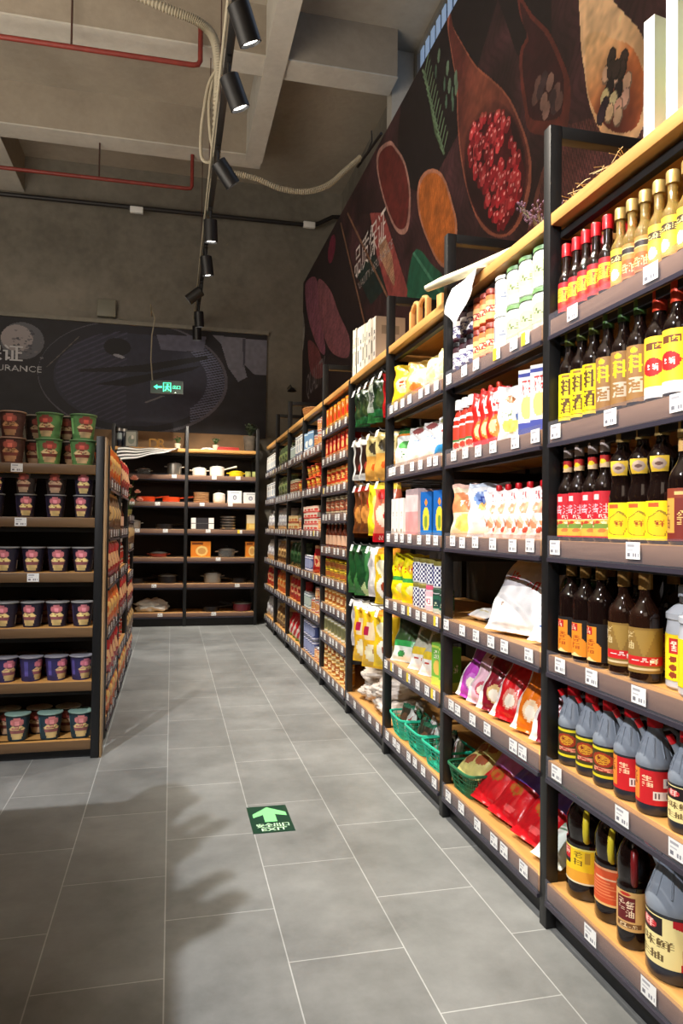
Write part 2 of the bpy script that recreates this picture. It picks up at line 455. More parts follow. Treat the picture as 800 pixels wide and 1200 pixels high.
one('floor', floor_mat(), XL, YN, -.1, XU+.1, YB+.1, 0)
one('ceiling', SLAB, XL, YN, ZC, XU+.1, YB+.1, ZC+.1)
one('wall_back', CONC, XL, YB, 0, XU+.1, YB+.1, ZC)
one('wall_left', CONC, XL-.1, YN, 0, XL, YB+.1, ZC)
one('wall_front', CONC, XL, YN-.1, 0, XU+.1, YN, ZC)
# right wall: thick lower part that carries the mural, set-back upper part with the window
one('wall_right', CONC, XW+.012, YN, 0, XU+.1, YB, 3.96)
w = MB(); w.box(XU, YN, 3.96, XU+.1, 1.2, ZC); w.box(XU, 5.62, 3.96, XU+.1, YB, ZC); w.box(XU, 1.2, ZC-.05, XU+.1, 5.62, ZC)
struct('wall_right_upper', w.build('wall_right_upper', CONC, None))
def beam(name, box, soffit, m=BEAM):
    o = one(name, m, *box); return o
# ceiling beams (soffits lighter)
def beam2(name, x0, y0, z0, x1, y1, z1, ms=WHITEB, mm=BEAM):
    b = MB().box(x0, y0, z0+.012, x1, y1, z1).build(name, mm, None)
    o = struct(name, b)
    s_ = link('soffit', MB().box(x0-.004, y0-.004, z0, x1+.004, y1+.004, z0+.012).build('soffit', ms, None), o)
    return o
beam2('trim_1', XL, 5.42, 4.68, 1.70, 5.66, ZC)
beam2('trim_2', XL, 6.92, 4.68, .80, 7.16, ZC)
beam2('trim_3', .645, YN, 4.66, .805, 7.0, ZC, mm=WHITEB)
beam2('trim_4', -1.9, 7.16, 4.68, -1.62, YB, ZC)
one('trim_5', WHITEB, 1.73, 5.665, 3.96, XU, 5.80, ZC)          # column
# window with vertical slats; weak emission in slats and pane stands in for daylight
wf = MB(); wf.box(XU+.01, 1.2, 3.96, XU+.05, 1.26, ZC-.12); wf.box(XU+.01, 5.585, 3.96, XU+.05, 5.62, ZC-.05); wf.box(XU+.01, 1.2, 3.96, XU+.05, 5.62, 3.99)
wo = struct('window_1', wf.build('window_1', mat('window_frame_grey', rgb(120,124,128), .5), None))
sl = MB(); k = 1.28
while k < 5.53: sl.box(XU+.02, k, 3.99, XU+.03, k+.075, ZC-.05); k += .12
link('slat_blind', sl.build('slat_blind', mat('blue_grey_slat_glow', rgb(150,170,195), .5, emit=rgb(130,155,190), es=.5), None), wo)
link('pane', MB().box(XU+.06, 1.2, 3.96, XU+.07, 5.62, ZC-.05).build('pane', mat('dusk_glass_glow', rgb(30,36,48), .2, emit=rgb(70,85,110), es=.15), None), wo)

# ------------------------------------------------------------------ mural on the right wall
def smooth_loop(q, k=6):
    q = [np.array(p, float) for p in q]; n = len(q); out = []
    for i in range(n):
        a, b, c, d = q[i-1], q[i], q[(i+1) % n], q[(i+2) % n]
        for t in np.arange(k)/k: out.append(tuple(.5*((2*b)+(c-a)*t+(2*a-5*b+4*c-d)*t*t+(3*b-a-3*c+d)*t**3)))
    return out
MU = {'spoon_light':[(2.4,3.09),(2.39,2.98),(2.38,2.88),(2.36,2.79),(2.34,2.69),(2.31,2.61),(2.27,2.53),(2.2,2.44),(2.09,2.37),(2.03,2.38),(1.99,2.43),(1.98,2.5),(1.99,2.6),(2.03,2.71),(2.09,2.8),(2.17,2.91),(2.24,3.03),(2.32,3.22),(2.42,3.3)],
'spoon_light_in':[(2.35,2.91),(2.35,2.8),(2.33,2.68),(2.26,2.55),(2.16,2.45),(2.06,2.41),(2.02,2.45),(2.0,2.51),(2.03,2.61),(2.09,2.71),(2.19,2.8),(2.26,2.87)],
'corns':[(2.22,2.69),(2.17,2.65),(2.1,2.59),(2.2,2.63),(2.15,2.59),(2.23,2.61),(2.18,2.57),(2.11,2.54),(2.23,2.58),(2.15,2.53),(2.2,2.54),(2.15,2.5),(2.25,2.56),(2.19,2.73),(2.12,2.68),(2.19,2.69),(2.13,2.65),(2.16,2.67)],
'spoon_red':[(3.72,4.0),(3.68,3.88),(3.56,3.71),(3.36,3.45),(3.15,3.24),(2.99,3.07),(2.87,2.89),(2.78,2.71),(2.76,2.58),(2.8,2.48),(2.88,2.42),(3.0,2.42),(3.16,2.49),(3.31,2.62),(3.45,2.84),(3.54,3.06),(3.59,3.29),(3.61,3.5),(3.68,3.7),(3.75,3.92)],
'spoon_red_in':[(3.18,3.16),(3.41,3.17),(3.49,3.08),(3.46,2.88),(3.34,2.68),(3.16,2.51),(2.98,2.43),(2.86,2.47),(2.81,2.58),(2.82,2.72),(2.9,2.89),(3.01,3.03)],
'berries':[(3.2,3.1),(3.41,3.15),(3.4,2.92),(3.29,2.78),(3.17,2.6),(3.09,2.51),(2.98,2.47),(2.88,2.54),(2.82,2.6),(2.84,2.69),(2.92,2.79),(2.97,2.93),(3.1,3.05)],
'spoon_dark':[(2.91,3.5),(2.85,3.42),(2.77,3.3),(2.63,3.13),(2.53,2.96),(2.46,2.81),(2.46,2.7),(2.51,2.64),(2.77,2.78),(2.83,2.92),(2.87,3.08),(2.87,3.2),(2.81,3.23),(2.87,3.35)],
'corns2':[(2.71,2.95),(2.66,2.94),(2.61,2.9),(2.56,2.83),(2.59,2.82),(2.66,2.85),(2.73,2.91),(2.57,2.78),(2.64,2.8),(2.54,2.78),(2.69,2.91)],
'bowl_a':[(4.85,3.84),(5.13,3.92),(5.18,3.82),(5.05,3.57),(4.83,3.28),(4.63,3.09),(4.44,3.02),(4.37,3.12),(4.38,3.29),(4.5,3.52),(4.7,3.72)],
'bowl_b':[(3.97,3.21),(4.16,3.26),(4.24,3.19),(4.19,3.01),(4.03,2.79),(3.85,2.6),(3.68,2.51),(3.61,2.56),(3.58,2.71),(3.66,2.88),(3.79,3.08)],
'leaf':[(4.3,2.83),(4.16,2.79),(3.97,2.64),(3.79,2.51),(3.7,2.34),(4.37,2.56),(4.41,2.7)],
'herb':[(4.1,3.83),(4.02,3.66),(3.94,3.54),(3.87,3.4),(3.8,3.29),(4.05,3.63),(3.9,3.37)],
'herb2':[(3.88,3.83),(3.74,3.67),(3.62,3.54),(3.61,3.48),(3.71,3.55)],
'textbox':[(5.79,3.48),(4.98,3.39),(4.89,3.24),(5.53,3.22)],
'pink':[(5.36,3.54),(4.98,3.38),(4.41,2.63),(4.43,2.58),(4.83,2.71),(5.15,3.13)],
'cream':[(5.11,3.24),(4.93,3.18),(4.76,2.98),(4.69,2.79),(4.71,2.75),(4.88,2.9),(5.06,3.08)],
'rad1':[(8.16,3.9),(7.69,3.83),(7.44,3.68),(7.36,3.47),(6.99,2.86),(7.25,2.9),(7.75,3.25),(8.08,3.61)],
'rad2':[(7.39,3.7),(6.79,3.39),(6.4,3.05),(5.99,2.72),(6.04,2.56),(6.67,2.75),(7.09,3.04),(7.33,3.39)],
'rad3':[(7.95,3.18),(7.34,2.94),(7.06,2.61),(7.71,2.75)],
'white':[(8.93,3.87),(8.56,3.85),(8.18,3.44),(8.27,3.16),(8.51,3.22),(8.99,3.8)],
'stick1':[(6.37,3.88),(5.48,2.7)],
'stick2':[(6.11,3.86),(4.87,2.73)],
'glow':[(6.81,3.79),(6.81,3.87),(6.58,3.7)],
'burlap':[(2.55,2.63),(1.96,2.37),(1.89,2.27),(2.04,2.23),(2.62,2.3),(2.8,2.33)],}
for _k in ('spoon_light','spoon_light_in','spoon_red','spoon_red_in','berries','spoon_dark','bowl_a','bowl_b','leaf','rad1','rad2','rad3','white','burlap'): MU[_k] = smooth_loop(MU[_k])
def mural():
    s0, s1, z0, z1 = .6, 8.3, 1.86, 3.96
    ex = np.concatenate([np.arange(.6, 5.2, .0055), np.arange(5.2, 8.3, .013), [8.3]]); ex = (ex-s0)/(s1-s0)
    A = Art(len(ex)-1, 320, rgb(58,34,38)).warp(ex)
    def P(pts): return [((p[0]-s0)/(s1-s0), (p[1]-z0)/(z1-z0)) for p in pts]
    A.mask((np.sin(A.X*900+7*np.sin(A.Y*40)) > .4), rgb(50,28,32))
    A.shade(.4, 3, 24)
    blk = P([(2.6,3.96),(4.6,3.96),(4.7,3.5),(4.1,3.1),(3.6,3.2),(3.1,3.6),(2.9,3.2),(2.6,2.9)]); A.poly(blk, rgb(24,16,20))
    A.poly(P(MU['burlap']), rgb(104,62,54))
    bur = A.inpoly(P([(2.8,2.33),(2.55,2.68),(1.9,2.42),(.6,2.1),(.6,1.86),(3.2,1.86)]))
    tex = (np.sin(A.X*2600)*np.sin(A.Y*330) > 0)
    A.mask(bur, rgb(98,58,56)); A.mask(bur & tex, rgb(66,36,38))
    def ring(key, rim, fill, kx=.9):
        q = P(MU[key]); c = np.mean(q, 0)
        A.poly(q, rim); A.poly([tuple(c+(np.array(p)-c)*kx) for p in q], fill)
    q = P(MU['spoon_dark']); A.poly(q, rgb(92,42,36)); c = np.mean(q, 0)
    A.poly([tuple(c+(np.array(p)-c)*.82) for p in q], rgb(52,22,26))
    for i, (x, y) in enumerate(P(MU['corns2'])): A.ell(x, y, .0040, .017, [rgb(96,70,66), rgb(60,44,48), rgb(130,100,92)][i % 3])
    # red pepper spoon
    ring('spoon_red', rgb(140,82,66), rgb(88,42,38), .95); ring('spoon_red_in', rgb(60,24,26), rgb(40,14,18), .96)
    m = A.inpoly(P(MU['berries'])); rn = random.Random(3)
    A.mask(m, rgb(70,14,22))
    ys, xs = np.nonzero(m)
    for _ in range(170):
        i = rn.randrange(len(ys)); x, y = A.X[ys[i], xs[i]], A.Y[ys[i], xs[i]]
        A.ell(x, y, .0034, .0135, rn.choice([rgb(168,34,46), rgb(142,26,38), rgb(186,60,66), rgb(120,18,30)]))
        A.ell(x-.0006, y+.005, .0010, .0036, rgb(225,150,150))
    # light wooden spoon
    g_ = P([(3.0,2.9)])[0]; A.glow(A.inpoly(P(MU['spoon_red'])) & ~A.inpoly(P(MU['berries'])), P([(3.2,3.3)])[0][0], P([(3.2,3.3)])[0][1], .05, .25, rgb(150,84,62), .6)
    A.poly(P(MU['spoon_light']), rgb(222,180,136)); q = P(MU['spoon_light_in'])
    m = A.inpoly(q); A.mask(m, rgb(190,118,66))
    tt = np.clip((A.Y*(z1-z0)+z0-2.42)/.42, 0, 1)[...,None]; gr = np.where(tt < .45, np.array(rgb(124,58,40))*(1-tt/.45)+np.array(rgb(186,104,56))*tt/.45, np.array(rgb(186,104,56))*(1-(tt-.45)/.55)+np.array(rgb(220,168,112))*(tt-.45)/.55); A.a[m] = gr[m]
    A.shade(.06, 4, 12); cs_ = P([(2.2,2.95)])[0]; A.glow(A.inpoly(P(MU['spoon_light'])), cs_[0], cs_[1], .05, .2, rgb(240,206,164), .6); A.glow(m, P([(2.05,2.6)])[0][0], P([(2.05,2.6)])[0][1], .015, .12, rgb(206,120,70), .8); A.glow(m, P([(2.18,2.5)])[0][0], P([(2.18,2.5)])[0][1], .02, .1, rgb(90,40,34), .8)
    cc = [rgb(212,176,150), rgb(226,196,176), rgb(222,186,160), rgb(36,26,28), rgb(40,30,34), rgb(206,196,150), rgb(214,206,166), rgb(226,186,172), rgb(44,32,44), rgb(220,176,160), rgb(224,196,160), rgb(206,176,150), rgb(60,44,60)]+[rgb(58,46,42)]*5
    for i, (x, y) in enumerate(P(MU['corns'])): A.ell(x, y, .0036, .0165, tuple(v*.6 for v in cc[i])); A.ell(x+.0003, y+.002, .0031, .0135, cc[i])
    # small bowls, leaf, herb, herb sprigs
    ring('bowl_a', rgb(160,118,108), rgb(96,36,34), .9); ring('bowl_b', rgb(170,116,96), rgb(178,98,42), .91)
    bm_ = A.inpoly(P(MU['bowl_b'])); A.mask(bm_ & (np.sin(A.X*1500+A.Y*300)*np.sin(A.Y*420) > .6), rgb(196,116,54))
    A.poly(P(MU['leaf']), rgb(34,92,70)); h = P([(4.3,2.83),(3.75,2.36)]); A.line(h[0], h[1], .002, rgb(70,130,104))
    hp = P([(4.12,3.88),(4.0,3.6),(3.92,3.4),(3.78,3.2)])
    for a, b in zip(hp, hp[1:]): A.line(a, b, .0018, rgb(76,96,70))
    for i in range(26):
        t = i/25; x, y = hp[0][0]+(hp[-1][0]-hp[0][0])*t, hp[0][1]+(hp[-1][1]-hp[0][1])*t
        sg = 1 if i % 2 else -1; A.line((x, y), (x+.008*sg, y+.035), .0013, rgb(98,124,96))
    for x, y in P(MU['herb2']): A.ell(x, y, .003, .02, rgb(96,120,100)); A.ell(x+.006, y-.03, .002, .02, rgb(70,96,80))
    # pink chopping strip, rice, lettering
    A.poly(P(MU['pink']), rgb(146,70,68)); A.poly(P(MU['cream']), rgb(150,100,84))
    m = A.inpoly(P(MU['cream'])); A.mask(m & (np.sin(A.X*3000)*np.sin(A.Y*500+A.X*900) > .2), rgb(196,164,126))
    A.poly(P([(5.78,3.2),(5.25,3.2),(4.9,2.8),(5.3,2.8)]), rgb(28,44,42))
    A.text('品质保证', 0, 0, 1, 1, rgb(205,196,192), quad=P([(5.82,3.16),(4.92,3.16),(4.92,3.42),(5.82,3.42)]))
    A.text('QUALITY ASSURANCE', 0, 0, 1, 1, rgb(150,140,138), quad=P([(5.75,3.02),(4.75,3.02),(4.75,3.10),(5.75,3.10)]))
    # radishes and sticks at the far end
    A.poly(P([(8.3,3.96),(6.4,3.96),(5.4,2.7),(5.4,1.86),(8.3,1.86)]), rgb(38,26,30))
    g = P([(6.75,3.78)])[0]; A.ell(g[0], g[1], .022, .06, rgb(110,30,56))
    for k, c in (('rad1', rgb(142,84,104)), ('rad2', rgb(140,86,96)), ('rad3', rgb(126,66,70)), ('white', rgb(150,146,140))):
        m = A.inpoly(P(MU[k])); A.mask(m, c); A.mask(m & (np.sin(A.X*1100+A.Y*60)*np.sin(A.Y*150) > .72), tuple(v*.8 for v in c))
    for k in ('stick1', 'stick2'):
        a, b = P(MU[k]); A.line(a, b, .0022, rgb(128,92,72))
    A.text('QUALITY', 0, 0, 1, 1, rgb(128,120,124), quad=P([(8.0,2.5),(7.0,2.5),(7.0,2.8),(8.0,2.8)]))
    A.shade(.14, 9, 8); A.shade(.10, 10, 3)
    yy, zz = np.meshgrid(s0+(s1-s0)*ex, np.linspace(z0, z1, A.h+1)); me = fast_grid('mural_face', A.a, np.stack([np.full(yy.shape, XW+.008), yy, zz], -1), BOARD)
    t = link('wall_mural', MB().box(XW+.0085, s0, z0, XW+.0118, s1, z1).build('wall_mural', BLACK, None))
    tag(t, 'large spice and wooden spoon mural covering the right wall above the racks', 'mural')
    link('printed_face', me, t)
mural()

# ------------------------------------------------------------------ dark banner on the back wall
def banner():
    x0, x1, z0, z1 = -3.6, 1.045, 2.1, 3.3
    A = Art(560, 150, rgb(27,25,31))
    P = lambda x, z: ((x-x0)/(x1-x0), (z-z0)/(z1-z0))
    W_, H_ = x1-x0, z1-z0
    A.shade(.25, 2, 10)
    c = P(-.42, 2.72); A.ell(c[0], c[1], 1.02/W_, .64/H_, rgb(84,80,90)); A.ell(c[0]-.003, c[1]+.005, 1.0/W_, .62/H_, rgb(30,29,38))
    A.ell(c[0], c[1]-.02, .86/W_, .52/H_, rgb(44,44,60))
    m = ((A.X-c[0])*W_/1.0)**2+((A.Y-c[1])*H_/.62)**2
    A.mask((m > .62)&(m < .97)&(A.X > c[0]+.13)&(np.sin(A.X*260-A.Y*260) > -.1), rgb(92,95,118))
    A.mask((m < .7)&(A.X < c[0]-.02)&(np.sin(A.X*260-A.Y*130) > .5), rgb(62,60,80))
    A.poly([P(-.2,3.22),P(.35,3.24),P(.32,3.06),P(-.15,3.05)], rgb(92,92,110))
    A.poly([P(-1.0,2.78),P(-.4,2.86),P(.35,3.02),(P(.38,2.98)),P(-.3,2.79),P(-1.0,2.75)], rgb(20,18,22))
    A.poly([P(-.85,2.62),P(-.5,2.72),P(.3,2.9),P(.2,2.84),P(-.5,2.62)], rgb(20,18,22))
    c2 = P(-.62,3.05); A.ell(c2[0], c2[1], .09/W_*1.6, .1/H_, rgb(18,17,22)); c2 = P(-.6,2.95); A.ell(c2[0], c2[1], .035/W_*1.3, .025/H_, rgb(140,140,148), .5)
    c2 = P(-.22,2.5); A.line(P(-.3,2.45), P(-.12,2.53), .004, rgb(110,108,112))
    A.line(P(-1.35,2.78), P(-1.02,3.14), .0012, rgb(96,88,82))
    A.poly([P(.42,3.26),P(.52,3.16),P(.60,2.9),P(.72,2.74),P(.82,2.8),P(.78,2.95),P(.9,2.84),P(1.045,2.84),P(1.045,3.24)], rgb(112,112,124))
    A.poly([P(.80,3.24),P(.80,2.98),P(.77,2.9),P(.765,3.24)], rgb(66,66,78)); A.shade(.08, 5, 4)
    c3 = P(-1.60,3.05); A.ell(c3[0], c3[1], .22/W_, .20/H_, rgb(92,92,98)); A.ell(c3[0]-.012, c3[1]+.02, .16/W_, .145/H_, rgb(152,144,144))
    A.speck(40, .004, [rgb(70,70,78), rgb(110,106,110)], (c3[0]-.02, c3[1]-.15, c3[0]+.045, c3[1]+.1), 4, 2.4)
    t = dict(c=rgb(196,196,198))
    a, b = P(-2.42,2.82), P(-1.60,3.0); A.text('品质保证', a[0], a[1], b[0], b[1], rgb(196,196,198))
    a, b = P(-2.55,2.705), P(-1.40,2.78); A.text('QUALITY ASSURANCE', a[0], a[1], b[0], b[1], rgb(186,186,188))
    me = grid('printed_face', A.a, lambda u, v: (x0+W_*u, YB-.035, z0+H_*v), BOARD, None)
    o = link('wall_banner', MB().box(x0, YB-.034, z0, x1, YB-.012, z1).build('wall_banner', BLACK, None))
    tag(o, 'dark banner with lettering and a plate print on the back wall', 'banner')
    link('printed_face', me, o)
banner()
one('trim_6', mat('grey_ledge', rgb(128,124,112), .6, noise=.1), XL, YB-.06, 3.302, 1.06, YB-.001, 3.345)

# ================================================================== RACKS
LV = [1.95, 1.655, 1.36, 1.05, .74, .455, .125]
POSTS = [1.033+.7585*k for k in range(10)]
def tag_mesh(i):
    A = Art(20, 14, rgb(240,240,238)); rn = random.Random(i)
    A.rect(.08, .72, .62, .84, rgb(170,170,176)); A.rect(.08, .5, .5, .58, rgb(190,190,195))
    A.rect(.08, .14, .30, .34, rgb(120,120,128))
    for q in range(6): A.rect(.5+q*.07, .12, .535+q*.07, .38, rgb(130,130,140))
    if i == 3: A.rect(0, 0, .5, 1, rgb(240,214,60))
    A2 = A.a
    w, h = .05, .038
    me = MB(); hh, ww = A2.shape[:2]
    vs = [(-w/2+w*i_/ww, 0, -h/2+h*j/hh) for j in range(hh+1) for i_ in range(ww+1)]
    fs = [(j*(ww+1)+k, j*(ww+1)+k+1, (j+1)*(ww+1)+k+1, (j+1)*(ww+1)+k) for j in range(hh) for k in range(ww)]
    return mesh('price_tag', vs, fs, PAPER, None, A2.reshape(-1,3))
TAGS = [tag_mesh(i) for i in range(4)]
_sc = {}
def shelf_mesh(L, D, th, top, edge):
    k = ('s', L, D, th, top, edge)
    if k not in _sc:
        m = MB().bbox(0, 0, -th, L, D, 0, .0025).build('shelf', top, 35); m.materials.append(edge)
        for p in m.polygons:
            if p.normal.y < -.9: p.material_index = 1
        _sc[k] = m
    return _sc[k]
def rack(label, group, L, D, H, levels, loc, rz, tags, hoops=(True, True), first=False, top_wood=True, woodtop=WOODX, edge=EDGEX, panel=PANEL, panel_top=None, kick=.085, ntag=5, seed=0, tagp=None, rail=True):
    """local frame: x along the face, front at y=0, depth +y; posts at both ends"""
    o = link('display_rack', None, None, loc, (0,0,R(rz))); tag(o, label, 'rack', group)
    pw = .036; rn = random.Random(seed)
    ht = H if True else H
    def post(x, y, h): link('post', MB().bbox(x-pw/2, y, 0, x+pw/2, y+pw, h, .002).build('post', BLACK), o)
    ends = [0, 1] if first else [1]
    for e in ends:
        x = pw/2 if e == 0 else L-pw/2
        h = H if hoops[e] else levels[0]-.01
        post(x, 0, h); post(x, D-pw, h)
        if hoops[e]: link('top_bar', MB().bbox(x-pw/2+.0005, pw, H-pw, x+pw/2-.0005, D-pw, H-.0005, .002).build('top_bar', BLACK), o)
        for z in levels: link('side_bracket', MB().box(x-.012, pw, z-.095, x+.012, D-pw, z-.065).build('side_bracket', BLACK, None), o)
    link('back_panel', MB().box(0, D-.012, .05, L, D-.004, (panel_top or levels[0]-.05)).build('back_panel', panel, None), o)
    link('kick_plate', MB().box(pw if first else 0, .03, 0, L-pw, .05, kick).build('kick_plate', BLACK, None), o)
    for i, z in enumerate(levels):
        x0 = pw if first else 0.001; x1 = L-pw
        th = .044
        s = link('shelf', shelf_mesh(round(x1-x0, 3), D-.02, th if i or not top_wood else .034, woodtop, edge if i or not top_wood else woodtop), o, (x0, 0.002, z))
        bm_ = MB().bbox(.0, .03, -.066, x1-x0, .052, -th-.0005, .001)
        link('rear_beam', MB().box(0, D-.08, -.066, x1-x0, D-.06, -th-.0005).build('rear_beam', BLACK, None), s)
        link('support_beam', bm_.build('support_beam', BLACK, None), s)
        if (i == 0 and top_wood): continue
        if not rail:
            for q in range(ntag[i] if not isinstance(ntag, int) else ntag): link('price_tag', TAGS[q % 3], s, ((q+1+rn.uniform(0,.6))/2*(x1-x0), -.0015, -.022))
            continue
        rl = MB().box(.002, -.0062, -.047, x1-x0-.002, -.0045, .013)
        r_ = link('price_rail', rl.build('price_rail', PLASTIC, None), s)
        link('rail_lip', MB().box(.002, -.0085, -.058, x1-x0-.002, -.0005, -.0475).build('rail_lip', RAILM, None), s)
        n = ntag if isinstance(ntag, int) else ntag[i]
        for q in range(n):
            if tagp and i in tagp and q < len(tagp[i]): x = tagp[i][q]*(x1-x0)
            else: x = (q+.5+rn.uniform(-.28,.28))/n*(x1-x0)
            x = min(max(x, .03), x1-x0-.03)
            link('price_tag', TAGS[3] if rn.random() < .05 else TAGS[rn.randrange(3)], s, (x, -.0072, -.018+rn.uniform(-.003,.003)))
    return o
BAYN = ['nearest right rack','second right rack','third right rack','bag-hook rack','fifth right rack','sixth right rack','seventh right rack','eighth right rack','farthest right rack']
# bay i spans POSTS[i]..POSTS[i+1]; rack local x runs from far (0) to near (L): rz=-90 puts front to -X
HOOP = {0:True,1:True,2:True,3:True,4:False,5:True,6:False,7:True,8:True,9:False}
LV5 = [1.95,1.735,1.538,1.343,1.161,.946,.743,.57,.375,.125]
LV4 = [1.95,.125]
DSC = ['nearest tall black and wood wall rack full of bottles','second black and wood wall rack along the mural wall','third black and wood wall rack, chip bags and baskets',
       'fourth wall rack with hooks and hanging bags','fifth wall rack with nine narrow shelves','sixth wall rack along the right wall, cans and tubs','seventh wall rack along the right wall',
       'eighth wall rack along the right wall','last wall rack in the far right corner']
for i in range(9):
    y1 = POSTS[i+1]+.018
    lv = LV5 if i == 4 else LV4 if i == 3 else LV
    L = .7585 if i else .7585+.036
    # local x 0 = far end; the near post belongs to the bay, the far one to the next bay
    tp = {1:[.97,.60,.17,.93], 2:[.06,.40,.72], 3:[.06,.52,.86], 4:[.10,.30,.55,.80], 5:[.08,.47,.72], 6:[.3,.6,.85]} if i == 0 else None
    rack(DSC[i], None, .7585, .425, 2.2, lv, (1.0, POSTS[i+1]-.018, 0), -90, 3, hoops=(HOOP[i+1], HOOP[i]), first=False,
         woodtop=WOODX, edge=EDGEX, ntag={0:4,1:6,2:7,4:6}.get(i,5), seed=i, tagp=tp)
# back-wall racks (front faces the camera, -y)
YR = 7.84
LVB = [1.90, 1.615, 1.325, 1.035, .735, .455, .145]
for j, (x0, d) in enumerate([(-1.33, 'back wall rack hidden behind the left racks, far left'), (-.574, 'back wall rack left of the middle post, pans and pots'), (.183, 'back wall rack right of the middle post, cookware and boxes')]):
    rack(d, None, .757, .42, 2.14, LVB, (x0-.018, YR, 0), 0, 3, first=(j == 0), panel=PANEL, panel_top=1.84, ntag=[0,2,2,2,1,1,1], seed=20+j, edge=EDGEX)
tp = link('header_board', MB().box(-1.3, YR+.40, 1.92, .92, YR+.412, 2.12).build('header_board', PANELW, None)); tag(tp, 'brown wooden header board behind the top shelf of the back racks', 'board')
# left gondola: end cap facing the camera, then aisle-facing bays
YE = 3.50
LVE = [1.354, 1.108, .855, .602, .354, .085]
EDGEL = wood('brown_edge_wood', rgb(96,72,48), rgb(122,94,64), 0)
SIDEW = wood('upright_board_wood', rgb(150,120,84), rgb(182,150,108), 2)
rack('end rack of instant noodle tubs facing the camera at left', None, .757, .27, 1.49, LVE, (-.311-.757-.001, YE, 0), 0, 3, first=True, hoops=(True, True), top_wood=False, panel_top=1.34, ntag=[1,1,1,0,0,0], seed=31, rail=False, edge=EDGEL, woodtop=WOODX)
rack('end rack of instant noodle tubs further left beside the first', None, .757, .27, 1.49, LVE, (-.311-.757*2-.002, YE, 0), 0, 3, first=True, hoops=(True, True), top_wood=False, panel_top=1.34, ntag=1, seed=32, rail=False, edge=EDGEL, woodtop=WOODX)
o = link('upright_panel', MB().bbox(-.309, YE+.002, .0, -.299, YE+.075, 1.485, .002).build('upright_panel', SIDEW)); tag(o, 'wooden side panel on the aisle side of the noodle tub rack', 'panel')
LVG = [1.31, 1.05, .80, .55, .30, .09]
# aisle-facing gondola bays: rz=90 puts the front to +x
rack('low aisle-facing rack directly behind the noodle tub rack', None, .76, .38, 1.48, LVG, (-.31, YE+.29, 0), 90, 3, first=True, top_wood=False, ntag=4, seed=33, panel_top=1.4)
rack('second low aisle-facing rack of red bottles, left of the aisle', None, .76, .38, 1.46, LVG, (-.31, YE+1.15, 0), 90, 3, first=True, top_wood=False, ntag=4, seed=34, panel_top=1.4)
LVH = [1.15, .93, .71, .49, .27, .09]
rack('farthest low aisle-facing rack with flower pot on top', None, .76, .38, 1.17, LVH, (-.31, YE+2.0, 0), 90, 3, first=True, hoops=(False, False), top_wood=False, ntag=4, seed=35, panel_top=1.1)

# ================================================================== KINDS OF GOODS
C_RED, C_YEL, C_ORG, C_WHT, C_BLK, C_GRN = rgb(205,28,34), rgb(250,216,30), rgb(240,140,34), rgb(244,242,236), rgb(22,20,22), rgb(40,120,60)
SOY = mat('dark_soy_glass', rgb(22,12,10), .09, coat=.5, noise=.1)
SOYB = mat('brown_black_glass', rgb(34,18,12), .1, coat=.5)
OIL = mat('golden_oil_glass', rgb(236,196,104), .06, trans=.75, ior=1.4)
JUG = mat('jug_plastic_with_highlight', rgb(134,143,155), .28, coat=.35, noise=.12, nscale=14)  # pale blue-grey puts the highlight on the jug shoulders into the colour
JUGD = mat('dark_soy_in_jug', rgb(44,46,54), .3, coat=.3)
CAPR = mat('red_cap', rgb(206,26,36), .35, coat=.2)
CAPG = mat('gold_cap', rgb(206,176,108), .35, metal=.55)
CAPB = mat('brown_gold_foil', rgb(160,122,66), .4, metal=.4, noise=.2, nscale=120)
CAPGR = mat('olive_cap_sleeve', rgb(104,120,52), .4, coat=.3)
CAPDG = mat('green_cap_sleeve', rgb(66,104,48), .4, coat=.3)
CAPK = mat('black_lid', rgb(24,22,24), .35)
CAPW = mat('white_plastic', rgb(236,236,232), .4)
CAPRO = mat('orange_red_foil', rgb(214,66,36), .4, metal=.2, noise=.15, nscale=90)
HANDLEY = mat('yellow_handle', rgb(226,206,50), .4)
HANDLER = mat('dark_red_handle', rgb(120,24,26), .35)
GLS = mat('clear_glass', rgb(235,240,240), .05, trans=.9)
FOILW = mat('white_neck_foil', rgb(196,180,172), .4, noise=.1)
def bt(h, r, nr, sh=.58, nk=.78, foot=.004):
    """classic sauce bottle: straight body, rounded shoulder, neck"""
    zs, zn = h*sh, h*nk
    p = [(0,0),(r*.86,0),(r,foot*1.6),(r,zs)]
    for t in (.2,.4,.6,.8,1): p.append((nr+(r-nr)*(math.cos(PI*t)*.5+.5), zs+(zn-zs)*t))
    p += [(nr, h*.97),(nr*.98, h*.99),(0, h*.99)]
    return p
def cap(z0, z1, r, ribs=False): return [(0,z0),(r,z0),(r,z0+.002),(r*.99,z1-.003),(r*.9,z1),(0,z1)]
def cyl(name, z0, z1, r, m, r2=None): return lathe(name, [(0,z0),(r,z0),((r2 or r),z1),(0,z1)], m, 24)
K = {}
